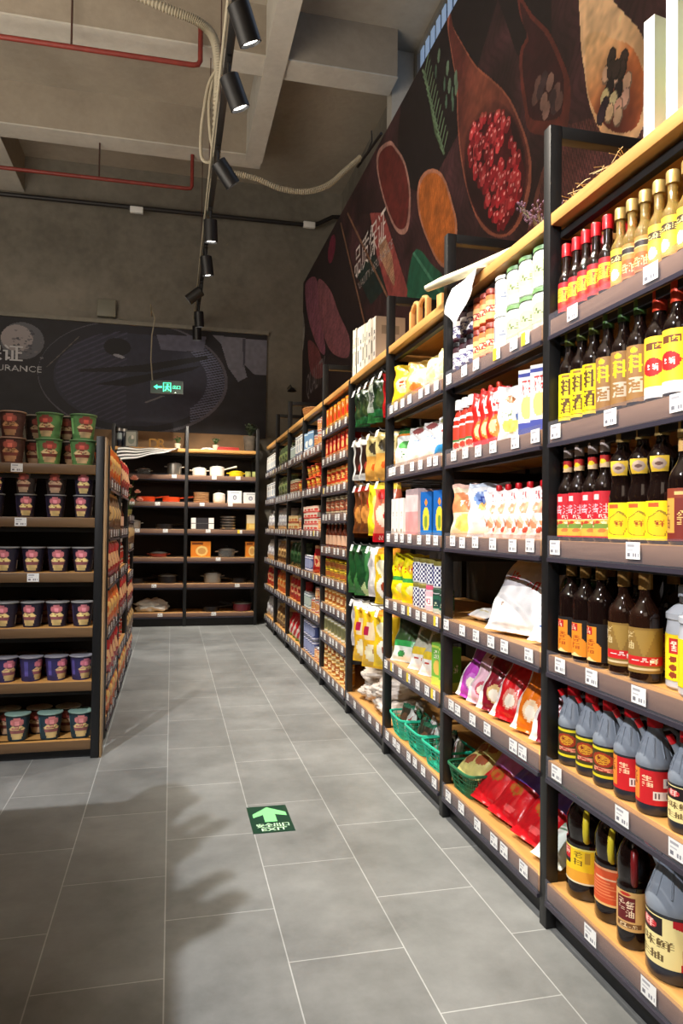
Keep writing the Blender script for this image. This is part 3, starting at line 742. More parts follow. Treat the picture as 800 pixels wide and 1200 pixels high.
# -- nearest rack, second shelf
A = Art(56, 40, rgb(236,206,52)); A.rect(0,0,1,.34,rgb(214,54,44)); A.speck(30,.05,[rgb(226,90,40),rgb(200,30,40),rgb(240,170,60)],(0,0,1,.36),5,1.2); A.rect(0,.82,1,1,rgb(176,28,40)); A.text('香醋',.36,.4,.64,.74,rgb(190,40,30)); A.rect(.2,.0,.23,1,C_WHT)
K['vin'] = Proto('vinegar_bottle','bottle',[('body', lathe('body', bt(.172,.0215,.011), SOYB)), ('cap', lathe('cap', cap(.165,.200,.0135), CAPR)), ('label', label_patch('label', A, .0215, .012, .092))], depth=.0215)
A = Art(56, 40, rgb(250,214,60)); A.rect(0,0,1,.25,rgb(236,160,52)); A.ell(.5,.3,.2,.25,rgb(244,186,70)); A.rect(.3,.62,.7,.82,rgb(70,50,30)); A.text('芝麻油',.34,.65,.66,.8,rgb(240,220,140)); A.ell(.45,.28,.08,.16,C_WHT)
K['oil'] = Proto('sesame_oil_bottle','bottle',[('body', lathe('body', bt(.18,.0225,.0105,.55,.74), OIL)), ('cap', lathe('cap', cap(.168,.196,.0145), CAPG)), ('label', label_patch('label', A, .0225, .008, .094))], depth=.0225)
A = A = Art(56, 40, rgb(238,140,70)); A.rect(0,.7,1,.9,rgb(250,220,150)); A.rect(.3,.72,.7,.88,rgb(50,40,40)); A.ell(.5,.3,.22,.26,rgb(226,100,44)); A.text('香油',.36,.16,.64,.44,rgb(250,226,170))
K['oil2'] = Proto('sesame_oil_bottle','bottle',[('body', K['oil'].parts[0][1]), ('cap', K['oil'].parts[1][1]), ('label', label_patch('label', A, .0225, .008, .088))], depth=.0225)
# -- third shelf
A = Art(64, 60, rgb(250,222,20)); A.text('料酒',.42,.12,.58,.9,rgb(90,60,20),True); A.rect(.36,.06,.64,.075,rgb(120,90,20)); A.text('调味',.62,.55,.68,.9,rgb(120,90,30),True); A.rect(.44,.92,.56,.97,rgb(150,110,30))
K['wine_y'] = Proto('cooking_wine_bottle','bottle',[('body', lathe('body', bt(.27,.0285,.0125,.56,.74), SOY)), ('cap', lathe('cap', cap(.215,.278,.0142), CAPGR)), ('label', label_patch('label', A, .0285, .012, .138))], depth=.0285)
A = Art(64, 60, rgb(152,112,62)); A.text('料',.42,.52,.6,.84,C_YEL); A.text('酒',.42,.16,.6,.44,rgb(200,190,170)); A.ell(.5,.91,.05,.05,C_YEL); A.rect(.7,.1,.72,.9,rgb(190,150,90)); A.rect(.28,.1,.3,.9,rgb(190,150,90))
K['wine_b'] = Proto('cooking_wine_bottle','bottle',[('body', K['wine_y'].parts[0][1]), ('cap', lathe('cap', cap(.215,.278,.0142), CAPDG)), ('label', label_patch('label', A, .0285, .012, .142))], depth=.0285)
A = Art(64, 60, rgb(250,206,48)); A.rect(0,0,1,.18,C_WHT); A.rect(.62,.18,.8,1,rgb(236,150,40)); A.ell(.46,.5,.13,.15,rgb(206,30,30)); A.poly([(.3,.4),(.62,.5),(.5,.62)], rgb(206,30,30)); A.text('陈醋',.40,.44,.53,.56,C_WHT); A.rect(.38,.78,.6,.9,rgb(110,60,30)); A.text('山西',.4,.79,.58,.89,C_YEL)
K['vin_y'] = Proto('vinegar_bottle','bottle',[('body', lathe('body', bt(.268,.031,.013,.56,.76), SOY)), ('cap', lathe('cap', cap(.205,.282,.0158), CAPRO)), ('seal', lathe('seal', cap(.262,.286,.0168), CAPR)), ('label', label_patch('label', A, .031, .010, .145))], depth=.031)
# -- fourth shelf
A = Art(64, 60, rgb(196,28,44)); A.rect(0,0,1,.38,rgb(206,176,70)); A.rect(0,.2,1,.3,rgb(120,150,60)); A.speck(26,.05,[rgb(230,120,60),rgb(250,230,190),rgb(190,60,40)],(0,.05,1,.36),8,.8); A.rect(0,.38,1,.4,rgb(250,230,190)); A.text('酱油',.36,.52,.64,.74,rgb(250,190,200)); A.rect(.4,.82,.5,.94,rgb(250,200,200)); A.text('酿造',.5,.42,.62,.5,rgb(250,230,220)); A.text('酱油',.02,.52,.24,.74,rgb(250,190,200)); A.rect(0,0,1,.04,rgb(200,30,40))
A2 = Art(36, 16, rgb(236,200,150)); A2.rect(0,.42,1,1,rgb(190,40,36)); A2.ell(.5,.5,.1,.2,C_YEL)
K['soy_r'] = Proto('soy_sauce_bottle','bottle',[('body', lathe('body', bt(.235,.0275,.0115,.56,.76), SOY)), ('cap', lathe('cap', cap(.222,.252,.0125), FOILW)), ('label', label_patch('label', A, .0275, .010, .125)), ('neck_label', label_patch('neck_label', A2, .0122, .184, .214))], depth=.0275)
A = Art(72, 64, rgb(250,222,24)); A.poly([(.36,.2),(.42,.12),(.56,.1),(.6,.3),(.66,.42),(.6,.6),(.56,.72),(.5,.78),(.44,.66),(.38,.6),(.34,.42)], rgb(150,130,30)); A.poly([(.37,.22),(.43,.14),(.55,.12),(.585,.3),(.64,.42),(.585,.6),(.5,.74),(.45,.64),(.39,.58),(.36,.42)], rgb(244,200,30)); A.text('鲜',.45,.34,.56,.52,rgb(150,60,20)); A.rect(.38,.84,.5,.95,rgb(200,90,40)); A.ell(.68,.2,.03,.05,C_GRN); A.rect(.64,.55,.74,.62,rgb(220,180,40)); A.rect(.64,.7,.74,.76,rgb(220,180,40))
def bt2(h, r, nr): return [(0,0),(r*.86,0),(r,.007),(r,h*.36),(r*.985,h*.42),(r*.82,h*.50),(r*.78,h*.56),(r*.86,h*.62),(r*.98,h*.68),(r*.97,h*.74),(r*.7,h*.80),(nr*1.1,h*.845),(nr,h*.88),(nr,h*.99),(0,h*.99)]
b2 = lathe('body', bt2(.262,.033,.0135), SOY)
ov = Art(24, 24, rgb(240,196,60)); ov.ell(.5,.5,.36,.36,rgb(196,170,150)); ov.ell(.5,.5,.2,.12,rgb(110,80,70))
K['soy_y'] = Proto('soy_sauce_bottle','bottle',[('body', b2), ('cap', lathe('cap', cap(.238,.276,.0165), CAPG)), ('label', label_patch('label', A, .033, .008, .094)), ('shoulder_label', label_patch('shoulder_label', ov, .0325, .158, .192, 74, prof=lambda z: float(np.interp(z, [.157,.168,.18,.192], [.0272,.0305,.0323,.0322])), eps=.0012))], depth=.033)
A = Art(72, 64, rgb(120,40,30)); A.rect(.2,.16,.42,.82,rgb(226,160,70)); A.text('生抽',.26,.22,.36,.74,rgb(90,40,20),True); A.rect(0,.82,1,1,rgb(140,60,36)); A.rect(.58,.1,.8,.9,rgb(230,170,200)); A.rect(.62,.66,.74,.84,C_WHT); A.ell(.8,.66,.05,.08,C_GRN); A.text('酱油',.44,.3,.56,.6,rgb(240,200,120)); A.rect(.42,.88,.6,.94,rgb(230,190,120))
K['soy_b'] = Proto('soy_sauce_bottle','bottle',[('body', lathe('body', bt(.25,.035,.014,.54,.76), SOY)), ('cap', lathe('cap', cap(.226,.262,.0165), CAPG)), ('neck_label', label_patch('neck_label', Art(20,8,rgb(226,180,110)), .0142, .196, .224)), ('label', label_patch('label', A, .035, .008, .118))], depth=.035)
# -- fifth shelf
A = Art(72, 60, rgb(26,22,22)); A.poly([(.3,.02),(.56,.02),(.56,.4),(.5,.52),(.5,.92),(.3,.92)], rgb(240,146,36)); A.rect(.3,.7,.44,.9,rgb(190,30,34)); A.text('醋',.32,.72,.42,.88,rgb(250,220,190)); A.text('香醋',.36,.2,.48,.6,rgb(170,70,20),True); A.rect(.62,.66,.76,.9,rgb(220,220,214)); A.ell(.69,.78,.05,.08,rgb(60,60,60)); A.rect(.62,.1,.76,.58,rgb(90,84,74)); A.poly([(.3,.02),(.5,.02),(.4,.12)], rgb(250,220,150))
K['vin_o'] = Proto('vinegar_bottle','bottle',[('body', lathe('body', bt(.24,.033,.012,.66,.84), SOY)), ('cap', lathe('cap', cap(.215,.254,.0142), CAPB)), ('label', label_patch('label', A, .033, .014, .108))], depth=.033)
A = Art(72, 60, rgb(140,108,50)); A.poly([(.5,.3),(.62,.95),(.4,.95)], rgb(162,130,62)); A.rect(.3,.17,.72,.37,rgb(206,30,34)); A.text('一品鲜',.38,.2,.64,.34,C_WHT); A.rect(.3,.06,.66,.12,rgb(220,200,160)); A.text('酱油',.3,.5,.4,.92,rgb(210,190,140),True); A.text('一品鲜',.8,.2,.98,.34,C_WHT)
K['soy_g'] = Proto('soy_sauce_bottle','bottle',[('body', lathe('body', bt(.24,.036,.0135,.6,.8), SOYB)), ('cap', lathe('cap', cap(.206,.250,.0155), CAPB)), ('label', label_patch('label', A, .036, .022, .122))], depth=.036)
# -- plastic canister with handle, fifth shelf right
A = Art(72, 48, rgb(250,220,30)); A.rect(.36,.58,.52,.92,rgb(190,40,40)); A.text('鲜',.38,.62,.5,.88,rgb(250,220,200)); A.ell(.4,.46,.035,.07,rgb(140,60,30)); A.ell(.4,.28,.035,.07,rgb(140,60,30)); A.ell(.4,.12,.035,.07,rgb(140,60,30)); A.text('酱油',.56,.14,.66,.8,rgb(140,60,20),True)
K['canister'] = Proto('sauce_canister','canister',[('body', lathe('body', [(0,0),(.042,0),(.047,.006),(.047,.12),(.044,.14),(.044,.148),(.047,.15),(.047,.162),(.03,.178),(.02,.184),(.02,.2),(0,.2)], mat('grey_white_plastic', rgb(186,190,196), .3, coat=.2))), ('cap', lathe('cap', cap(.196,.222,.0225), mat('grey_cap', rgb(176,180,184), .4))), ('label', label_patch('label', A, .047, .02, .118))], depth=.047)
# -- jugs
def jug(key, art, lr=.039, h=.205):
    k = h/.205
    prof = [(0,0),(lr*.88,0),(lr,.007*k),(lr,.022*k),(lr*.985,.024*k),(lr*.985,.098*k),(lr*1.01,.101*k),(lr*1.01,.112*k),(lr*.93,.122*k),(lr*.55,.162*k),(lr*.40,.174*k),(lr*.38,.186*k),(0,.186*k)]
    body = MB().lathe(prof, 28)
    for q in range(10):   # moulded ribs on the shoulder
        a = 2*PI*q/10; c_, s_ = math.cos(a), math.sin(a)
        body.tube([(c_*lr*.9,s_*lr*.9,.124*k),(c_*lr*.56,s_*lr*.56,.162*k)], .0022*k, 5)
    bm_ = body.build('body', JUG, 40)
    bm_.materials.append(JUGD)
    for p in bm_.polygons:
        if p.center.z < .10*k: p.material_index = 1
    hd = MB().tube([(lr*.2,.2*lr,.176*k),(lr*.7,lr*.35,.181*k),(lr*1.12,lr*.4,.168*k),(lr*1.16,lr*.4,.145*k),(lr*.98,lr*.35,.112*k)], [.0055*k,.0058*k,.0058*k,.0055*k,.006*k], 8).build('handle', JUG, 60)
    sp = MB().tube([(-lr*.35,-lr*.1,.15*k),(-lr*.72,-lr*.2,.178*k)], [.0085*k,.0062*k], 10).build('side_spout', JUG, 40)
    d = Vector((-lr*.37,-lr*.1,.028*k)).normalized()*.018*k
    sc = MB().tube([(-lr*.7,-lr*.19,.1765*k),(-lr*.7+d.x,-lr*.19+d.y,.1765*k+d.z)], .0072*k, 12).build('spout_cap', CAPR, 40)
    K[key] = Proto('soy_sauce_jug','jug',[('body', bm_), ('cap', lathe('cap', [(0,.182*k),(lr*.42,.182*k),(lr*.42,.202*k),(lr*.38,.207*k),(0,.207*k)], CAPR)), ('label', label_patch('label', art, lr*.985, .024*k, .096*k)), ('handle', hd), ('side_spout', sp, None, [('spout_cap', sc)])], depth=lr)
A = Art(72, 44, rgb(66,58,24)); A.rect(0,.92,1,1,rgb(226,214,40)); A.rect(0,0,1,.08,rgb(226,214,40)); A.ell(.5,.6,.12,.24,rgb(160,50,24)); A.ell(.5,.6,.08,.17,rgb(210,150,40)); A.text('老抽',.44,.48,.56,.72,rgb(120,20,20)); A.rect(.4,.2,.72,.34,rgb(226,150,120)); A.text('酱油',.42,.21,.7,.33,rgb(150,30,30))
jug('jug_olive', A)
A = Art(72, 44, rgb(206,30,38)); A.rect(.28,.1,.42,1,rgb(236,140,50)); A.text('老抽',.31,.5,.39,.9,rgb(120,20,20),True); A.rect(.62,.52,.76,.8,C_WHT); A.ell(.69,.66,.04,.09,rgb(50,60,120)); A.rect(.54,.16,.78,.4,rgb(236,226,220))
for q in range(7): A.rect(.56+q*.03,.2,.57+q*.03,.36,rgb(110,90,90))
A.text('生抽',.44,.5,.54,.86,rgb(250,210,170),True)
jug('jug_red', A)
def cream(): 
    A = Art(140, 76, rgb(244,228,160)); A.poly([(.6,0),(1,0),(1,1),(.56,1),(.56,.86),(.62,.8)], rgb(196,22,34)); A.rect(0,0,.2,1,rgb(196,22,34)); A.rect(.3,.62,.5,.98,rgb(30,20,22)); A.ell(.4,.8,.065,.1,rgb(200,40,50)); A.text('鲜',.36,.71,.44,.89,rgb(250,200,190))
    A.text('好味鲜',.24,.36,.56,.56,rgb(110,90,50)); A.text('生抽',.32,.1,.5,.28,rgb(110,90,50)); A.rect(.64,.3,.67,.6,rgb(226,140,130)); A.rect(.03,.5,.12,.62,rgb(240,200,190)); A.rect(.03,.3,.12,.4,rgb(240,200,190)); return A
jug('jug_cream', cream())
jug('jug_big', cream(), .06, .292)
# -- large bottles with moulded handle on the bottom shelf
def hbottle(key, art, r, h, hm, lab=(.055,.135)):
    k = h/.3
    prof = [(0,0),(r*.9,0),(r,.008*k),(r,.04*k),(r*.985,.043*k),(r*.985,.142*k),(r,.146*k),(r*1.0,.152*k),(r*.93,.158*k),(r*.95,.166*k),(r*1.0,.182*k),(r*.98,.212*k),(r*.80,.238*k),(r*.46,.262*k),(r*.28,.274*k),(r*.27,.285*k),(0,.285*k)]
    hd = MB().tube([(r*.30,-r*.78,.158*k),(r*.34,-r*.99,.166*k),(r*.36,-r*1.1,.19*k),(r*.34,-r*1.04,.214*k),(r*.28,-r*.80,.236*k),(r*.24,-r*.62,.238*k)], [.0075*k,.0085*k,.009*k,.009*k,.0085*k,.007*k], 10).build('handle', hm, 60)
    K[key] = Proto('soy_sauce_bottle','bottle',[('body', lathe('body', prof, SOY, 32)), ('cap', lathe('cap', [(0,.28*k),(r*.33,.28*k),(r*.33,.302*k),(0,.304*k)], CAPR if key != 'big_y' else mat('dark_cap', rgb(60,16,18), .35))), ('label', label_patch('label', art, r*.985, .045*k, .14*k)), ('handle', hd)], depth=r)
A = Art(96, 64, rgb(246,206,30)); A.rect(0,0,1,.18,rgb(232,140,40)); A.ell(.5,.16,.25,.2,rgb(240,170,50)); A.rect(.64,0,.9,1,rgb(206,80,36)); A.rect(.26,.62,.42,.96,rgb(200,30,34)); A.text('金标',.28,.72,.41,.92,rgb(250,210,190)); A.rect(.26,.5,.42,.62,rgb(30,24,22)); A.text('老抽',.45,.5,.52,.94,rgb(80,50,20),True); A.rect(.54,.6,.58,.9,rgb(190,150,40)); A.rect(0,0,1,.05,rgb(236,226,190)); A.rect(0,.95,1,1,rgb(236,226,120))
hbottle('big_y', A, .052, .285, HANDLEY)
A = Art(96, 64, rgb(216,84,40)); A.rect(0,.93,1,1,rgb(240,170,120)); A.rect(0,0,1,.06,rgb(236,190,120)); A.rect(.4,.68,.62,.74,rgb(240,190,150)); A.rect(.7,.12,.78,.46,rgb(240,220,200)); 
for q in range(6): A.rect(.34,.2+q*.08,.6-.03*(q % 3),.225+q*.08,rgb(236,140,90))
hbottle('big_o', A, .048, .283, HANDLEY)
A = Art(96, 64, rgb(214,170,106)); A.rect(.36,.25,.56,.86,rgb(104,22,26)); A.text('老抽',.38,.5,.46,.82,rgb(240,220,190),True); A.text('酱油',.47,.34,.55,.78,rgb(240,220,190),True); A.rect(.36,.08,.62,.2,rgb(120,80,44)); A.text('红烧',.4,.09,.58,.19,rgb(250,226,180)); A.ell(.46,.93,.06,.04,rgb(190,40,30))
hbottle('slim_t', A, .036, .278, HANDLER)
# tall gift box on the top
A = Art(24, 60, rgb(250,252,244)); A.rect(.3,.1,1,.95,rgb(214,224,160)); A.ell(.8,.72,.3,.14,rgb(190,206,196)); A.ell(.72,.2,.2,.08,rgb(214,186,130)); A.rect(.3,.4,1,.42,rgb(240,240,220)); A2 = Art(24, 60, rgb(252,253,250))
K['giftbox'] = Proto('gift_box','box',single=box_art('gift_box', .030, .12, .27, A2, A), depth=.06)
# ------------------------------------------------------------------ jars, tins, cups
def jar(key, kind, h, r, lidm, art, bodym=None, lidh=.016, lr=1.0, cat='jar', z=(.08,.86)):
    body = lathe('body', [(0,0),(r*.9,0),(r,.004),(r,h-.02-lidh*.3),(r*.86,h-lidh*.7),(0,h-lidh*.7)], bodym or CAPW, 20)
    K[key] = Proto(kind, cat, [('body', body), ('lid', lathe('lid', [(0,h-lidh),(r*lr,h-lidh),(r*lr,h-.002),(r*lr*.94,h),(0,h)], lidm, 20)), ('label', label_patch('label', art, r, h*z[0], h*z[1]-lidh*.4))], depth=r)
A = Art(40, 24, rgb(60,30,40)); A.rect(.25,.1,.75,.8,rgb(236,232,232)); A.text('蓝莓',.34,.3,.66,.6,rgb(70,60,120)); A.speck(8,.06,[rgb(60,50,100)],(.3,.1,.7,.3),3)
K_BERRY = mat('dark_jam', rgb(48,16,26), .15, coat=.5)
jar('jam_k', 'jam_jar', .116, .030, CAPK, A, K_BERRY)
A = Art(40, 24, rgb(196,60,60)); A.rect(.25,.1,.75,.8,rgb(244,222,222)); A.text('草莓',.34,.3,.66,.6,rgb(180,30,50))
jar('jam_r', 'jam_jar', .116, .030, CAPK, A, K_BERRY)
A = Art(36, 24, rgb(214,120,60)); A.rect(.2,.05,.8,.8,rgb(236,190,120)); A.rect(.3,.3,.7,.6,rgb(190,50,40)); A.text('辣酱',.36,.34,.64,.56,rgb(250,230,180))
jar('sauce_s', 'sauce_jar', .112, .0235, mat('brown_red_lid', rgb(150,70,60), .4, metal=.3), A, mat('chili_sauce', rgb(150,50,26), .2, coat=.4))
A = Art(40, 30, rgb(222,222,210)); A.rect(.1,.1,.9,.3,rgb(196,206,170)); A.ell(.5,.5,.14,.26,rgb(200,210,160)); A.text('奶粉',.42,.4,.58,.62,rgb(90,110,60)); A.ell(.66,.3,.05,.09,rgb(214,120,90)); A.rect(0,.9,1,1,rgb(220,226,200))
jar('tin_w', 'milk_tin', .122, .040, mat('pale_green_lid', rgb(120,160,104), .4), A, CAPW, .012, 1.02, 'tin')
A = Art(40, 30, rgb(250,250,246)); A.rect(.38,.2,.42,.8,rgb(120,130,150)); A.text('盐',.5,.4,.6,.6,rgb(120,130,150))
jar('tin_p', 'salt_canister', .122, .036, CAPW, A, CAPW, .012, 1.01, 'canister')
A = Art(40, 40, rgb(196,58,36)); A.rect(0,0,1,.34,rgb(236,214,190)); A.rect(0,.34,1,.42,rgb(60,120,60)); A.ell(.5,.2,.1,.12,rgb(200,60,40)); A.rect(0,.92,1,1,rgb(236,230,220))
K['ketchup'] = Proto('ketchup_bottle','bottle',[('body', lathe('body', [(0,0),(.026,0),(.0285,.005),(.0285,.10),(.026,.125),(.020,.145),(.0165,.152),(.0165,.165),(0,.165)], mat('ketchup_red', rgb(176,44,28), .2, coat=.5), 20)), ('cap', lathe('cap', cap(.158,.196,.0215), CAPW)), ('label', label_patch('label', A, .0285, .006, .10)), ('neck_label', label_patch('neck_label', Art(12,4,rgb(236,230,224)), .0262, .118,.13, prof=lambda z: float(np.interp(z,[.10,.125,.145],[.0287,.0262,.0202])))) ], depth=.0285)
A = Art(40, 20, rgb(32,96,70)); A.rect(0,.0,1,.22,rgb(190,196,180)); A.rect(0,.9,1,1,rgb(30,60,50)); A.rect(.3,.3,.7,.7,rgb(24,60,60)); A.text('茶',.45,.36,.55,.64,rgb(200,206,170))
jar('tin_g', 'tea_tin', .10, .029, mat('dull_green_lid', rgb(60,92,76), .4, metal=.3), A, cat='tin')
A = Art(48, 24, rgb(236,236,240)); A.mask((np.floor(A.X*24)+np.floor(A.Y*8)) % 2 > 0, rgb(30,34,90)); A.rect(.2,0,.42,1,rgb(40,40,130)); A.rect(.7,0,.8,1,rgb(40,40,130))
jar('tin_n', 'patterned_tin', .105, .034, mat('olive_gold_lid', rgb(150,140,70), .4, metal=.3), A, cat='tin')
A = Art(48, 24, rgb(250,190,200)); A.rect(.3,.2,.7,.7,rgb(244,236,236)); A.text('糖',.44,.3,.56,.6,rgb(200,60,90))
jar('tin_k', 'patterned_tin', .105, .030, mat('rose_lid', rgb(220,90,120), .4), A, cat='tin')
def can(key, kind, h, r, bg, fg, mid, lid, cat='can', txt=None, seed=0):
    A = Art(30, 20, bg); A.ell(.5,.5,.18,.32,mid); A.ell(.0,.5,.14,.3,mid); A.ell(1,.5,.14,.3,mid); A.rect(0,.86,1,.94,fg); A.rect(0,.06,1,.14,fg)
    if txt: A.text(txt,.4,.34,.6,.66,fg)
    jar(key, kind, h, r, lid, A, lidh=.01, lr=1.01, cat=cat, z=(.03,.97))
CAPS = mat('silver_lid', rgb(180,180,184), .35, metal=.7)
def tub(key, h, r, bg, blob1, blob2, lidc, seed=0, kind='noodle_tub'):
    A = Art(64, 30, bg)
    for cx in (.5, 0, 1):
        A.poly([(cx-.12,.5),(cx+.12,.5),(cx+.075,.06),(cx-.075,.06)], blob2); A.ell(cx, .48, .12, .13, tuple(min(1, v*1.15) for v in blob2)); A.poly([(cx-.118,.42),(cx+.118,.42),(cx+.10,.3),(cx-.10,.3)], tuple(v*.72 for v in blob1)); A.ell(cx-.055, .74, .04, .13, blob1); A.ell(cx+.055, .74, .04, .13, blob1); A.poly([(cx-.07,.62),(cx+.07,.62),(cx+.05,.92),(cx-.05,.92)], blob1); A.rect(cx-.03, .56, cx+.03, .64, tuple(v*.75 for v in blob1))
        A.speck(9, .018, [tuple(v*.75 for v in blob2), blob1, tuple(min(1,v*1.2) for v in blob2), rgb(150,110,60)], (cx-.08,.46,cx+.08,.56), 5+seed, 1.6); A.text('面',cx-.03,.62,cx+.03,.84,tuple(min(1,v*1.3) for v in blob1))
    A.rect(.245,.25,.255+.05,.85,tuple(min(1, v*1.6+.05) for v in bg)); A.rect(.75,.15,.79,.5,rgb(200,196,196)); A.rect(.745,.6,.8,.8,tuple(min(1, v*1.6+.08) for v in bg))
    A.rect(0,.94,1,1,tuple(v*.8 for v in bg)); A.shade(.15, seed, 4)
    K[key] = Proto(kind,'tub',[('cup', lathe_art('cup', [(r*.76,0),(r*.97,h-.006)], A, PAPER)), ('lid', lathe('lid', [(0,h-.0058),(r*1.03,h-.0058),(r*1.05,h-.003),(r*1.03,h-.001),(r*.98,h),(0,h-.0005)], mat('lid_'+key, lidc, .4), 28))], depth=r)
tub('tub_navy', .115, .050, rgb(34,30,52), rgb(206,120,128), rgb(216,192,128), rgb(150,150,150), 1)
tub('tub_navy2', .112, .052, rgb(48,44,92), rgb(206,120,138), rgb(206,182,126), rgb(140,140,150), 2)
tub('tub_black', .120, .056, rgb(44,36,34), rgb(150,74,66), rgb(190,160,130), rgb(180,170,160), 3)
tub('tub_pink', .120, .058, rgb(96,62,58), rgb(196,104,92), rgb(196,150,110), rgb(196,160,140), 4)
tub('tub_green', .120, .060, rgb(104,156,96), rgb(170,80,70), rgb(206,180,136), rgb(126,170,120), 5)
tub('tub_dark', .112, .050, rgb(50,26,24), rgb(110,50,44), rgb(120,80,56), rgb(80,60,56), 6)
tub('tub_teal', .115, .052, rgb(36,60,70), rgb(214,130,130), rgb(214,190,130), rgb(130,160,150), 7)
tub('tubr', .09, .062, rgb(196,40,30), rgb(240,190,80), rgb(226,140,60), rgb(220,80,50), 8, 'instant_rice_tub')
# ------------------------------------------------------------------ cartons
def carton(key, kind, w, d, h, bg, band, blob, txt=None, tc=(1,1,1), side=None, n=(24,36), m=None, cat='box'):
    A = Art(n[0], n[1], bg); A.rect(0,.0,1,.2,band); A.ell(.5,.42,.34,.18,blob); A.rect(0,.9,1,.95,band)
    if txt: A.text(txt,.2,.62,.8,.84,tc)
    S = Art(n[0], n[1], side or tuple(v*.92 for v in bg)); S.rect(0,0,1,.2,band)
    if txt: S.text(txt,.3,.4,.7,.6,tc)
    K[key] = Proto(kind, cat, single=box_art(kind, w, d, h, A, S, m=m), depth=d/2)
A = Art(24,40,rgb(246,243,236)); A.ell(.5,.1,.18,.06,rgb(110,96,70)); A.text('面',.4,.5,.6,.62,rgb(150,140,130)); A.text('线',.4,.34,.6,.46,rgb(150,140,130))
K['box_w'] = Proto('noodle_box','box',single=box_art('noodle_box', .05, .09, .165, A), depth=.045)
A = Art(30,36,rgb(236,206,206)); A.rect(0,0,1,.5,rgb(226,160,160)); A.shade(.1,3,5); A2 = Art(30,36,rgb(216,190,190))
K['box_p'] = Proto('pastry_box','box',single=box_art('pastry_box', .16, .10, .20, A, A2, top=rgb(190,170,170)), depth=.05)
A = Art(24,36,rgb(20,96,176)); A.ell(.5,.35,.3,.3,rgb(236,206,60)); A.ell(.5,.75,.12,.08,rgb(236,140,50)); A.rect(0,0,1,.1,rgb(30,120,200)); A.ell(.5,.3,.14,.16,rgb(120,150,60))
K['box_b'] = Proto('cereal_box','box',single=box_art('cereal_box', .085, .05, .18, A), depth=.025)
carton('box_gr','tea_box',.075,.05,.165,rgb(120,186,70),rgb(206,226,90),rgb(230,190,90),'绿茶',rgb(250,250,220))
carton('box_og','seasoning_box',.06,.08,.135,rgb(236,124,30),rgb(250,196,60),rgb(226,50,30),'调料',rgb(250,240,200))
carton('box_rd','seasoning_box',.06,.08,.13,rgb(214,44,34),rgb(240,150,60),rgb(250,210,130),'火锅',rgb(250,230,180))
carton('box_bl','biscuit_box',.12,.07,.15,rgb(110,150,190),rgb(220,230,236),rgb(240,240,240))
carton('box_wt','snack_box',.11,.07,.17,rgb(226,226,220),rgb(120,130,150),rgb(180,190,200),'米',rgb(90,90,110))
carton('box_sm','stacked_food_box',.10,.08,.045,rgb(226,214,196),rgb(206,50,44),rgb(206,50,44))
carton('box_cr','cream_food_box',.11,.08,.06,rgb(226,206,150),rgb(176,60,40),rgb(206,120,60))
carton('box_gn','green_gift_box',.10,.05,.19,rgb(44,88,48),rgb(70,120,60),rgb(90,140,70),'茶',rgb(200,210,150))
# ------------------------------------------------------------------ bags
def bag(key, kind, w, h, t, fn, seed=1, stand=False, res=(26,34), extra=None, cat='bag', m=None):
    A = Art(res[0], res[1], (1,1,1)); fn(A); me = bag_mesh('pouch', w, h, t, A, seed, m, stand)
    if extra: K[key] = Proto(kind, cat, [('pouch', me)]+extra, depth=t/2)
    else:
        me.name = kind; K[key] = Proto(kind, cat, single=me, depth=t/2)
def art_f(bg, *ops):
    def f(A):
        A.a[:] = bg
        for o in ops: getattr(A, o[0])(*o[1:])
        A.shade(.1, len(ops)+int(bg[0]*50), 4)
    return f
bag('chip_y','chip_bag',.15,.20,.06,art_f(rgb(236,206,40),('ell',.5,.45,.35,.2,rgb(250,240,180)),('rect',0,.8,1,1,rgb(226,190,30)),('text','薯片',.3,.38,.7,.56,rgb(160,60,20)),('ell',.7,.2,.2,.1,rgb(226,150,40))),3)
bag('chip_g','chip_bag',.16,.18,.06,art_f(rgb(206,176,90),('ell',.5,.5,.35,.24,rgb(236,220,160)),('rect',0,.84,1,1,rgb(170,130,50)),('ell',.4,.25,.2,.1,rgb(220,120,50))),4)
bag('chip_w','chip_bag',.16,.17,.06,art_f(rgb(236,232,200),('ell',.5,.45,.3,.2,rgb(214,200,130)),('rect',0,.86,1,1,rgb(206,190,110)),('ell',.4,.3,.16,.12,rgb(200,220,150))),5)
bag('pouch_gw','rice_bag',.15,.20,.08,art_f(rgb(242,246,240),('rect',0,.8,1,1,rgb(40,130,60)),('rect',0,.74,1,.8,rgb(236,140,50)),('ell',.5,.5,.3,.1,rgb(90,170,90)),('text','米',.4,.2,.6,.36,rgb(60,140,80))),6)
bag('pouch_w','flour_bag',.16,.18,.09,art_f(rgb(248,246,244),('ell',.4,.82,.2,.1,rgb(150,80,80)),('text','面粉',.3,.4,.7,.56,rgb(120,150,200)),('rect',0,.9,1,1,rgb(230,226,220))),7)
bag('pouch_wb','flour_bag',.15,.175,.09,art_f(rgb(248,248,248),('poly',[(0,.1),(1,.02),(1,.34),(0,.24)],rgb(60,150,214)),('ell',.5,.85,.4,.1,rgb(150,150,90)),('text','糯米',.35,.45,.7,.6,rgb(190,60,60))),8)
def spout(col=CAPR, x=0, z=.19):
    return [('spout_cap', lathe('spout_cap', [(0,z-.012),(.006,z-.012),(.006,z-.002),(.0105,z-.002),(.0105,z+.012),(.0085,z+.016),(0,z+.016)], col, 14, cx=x))]
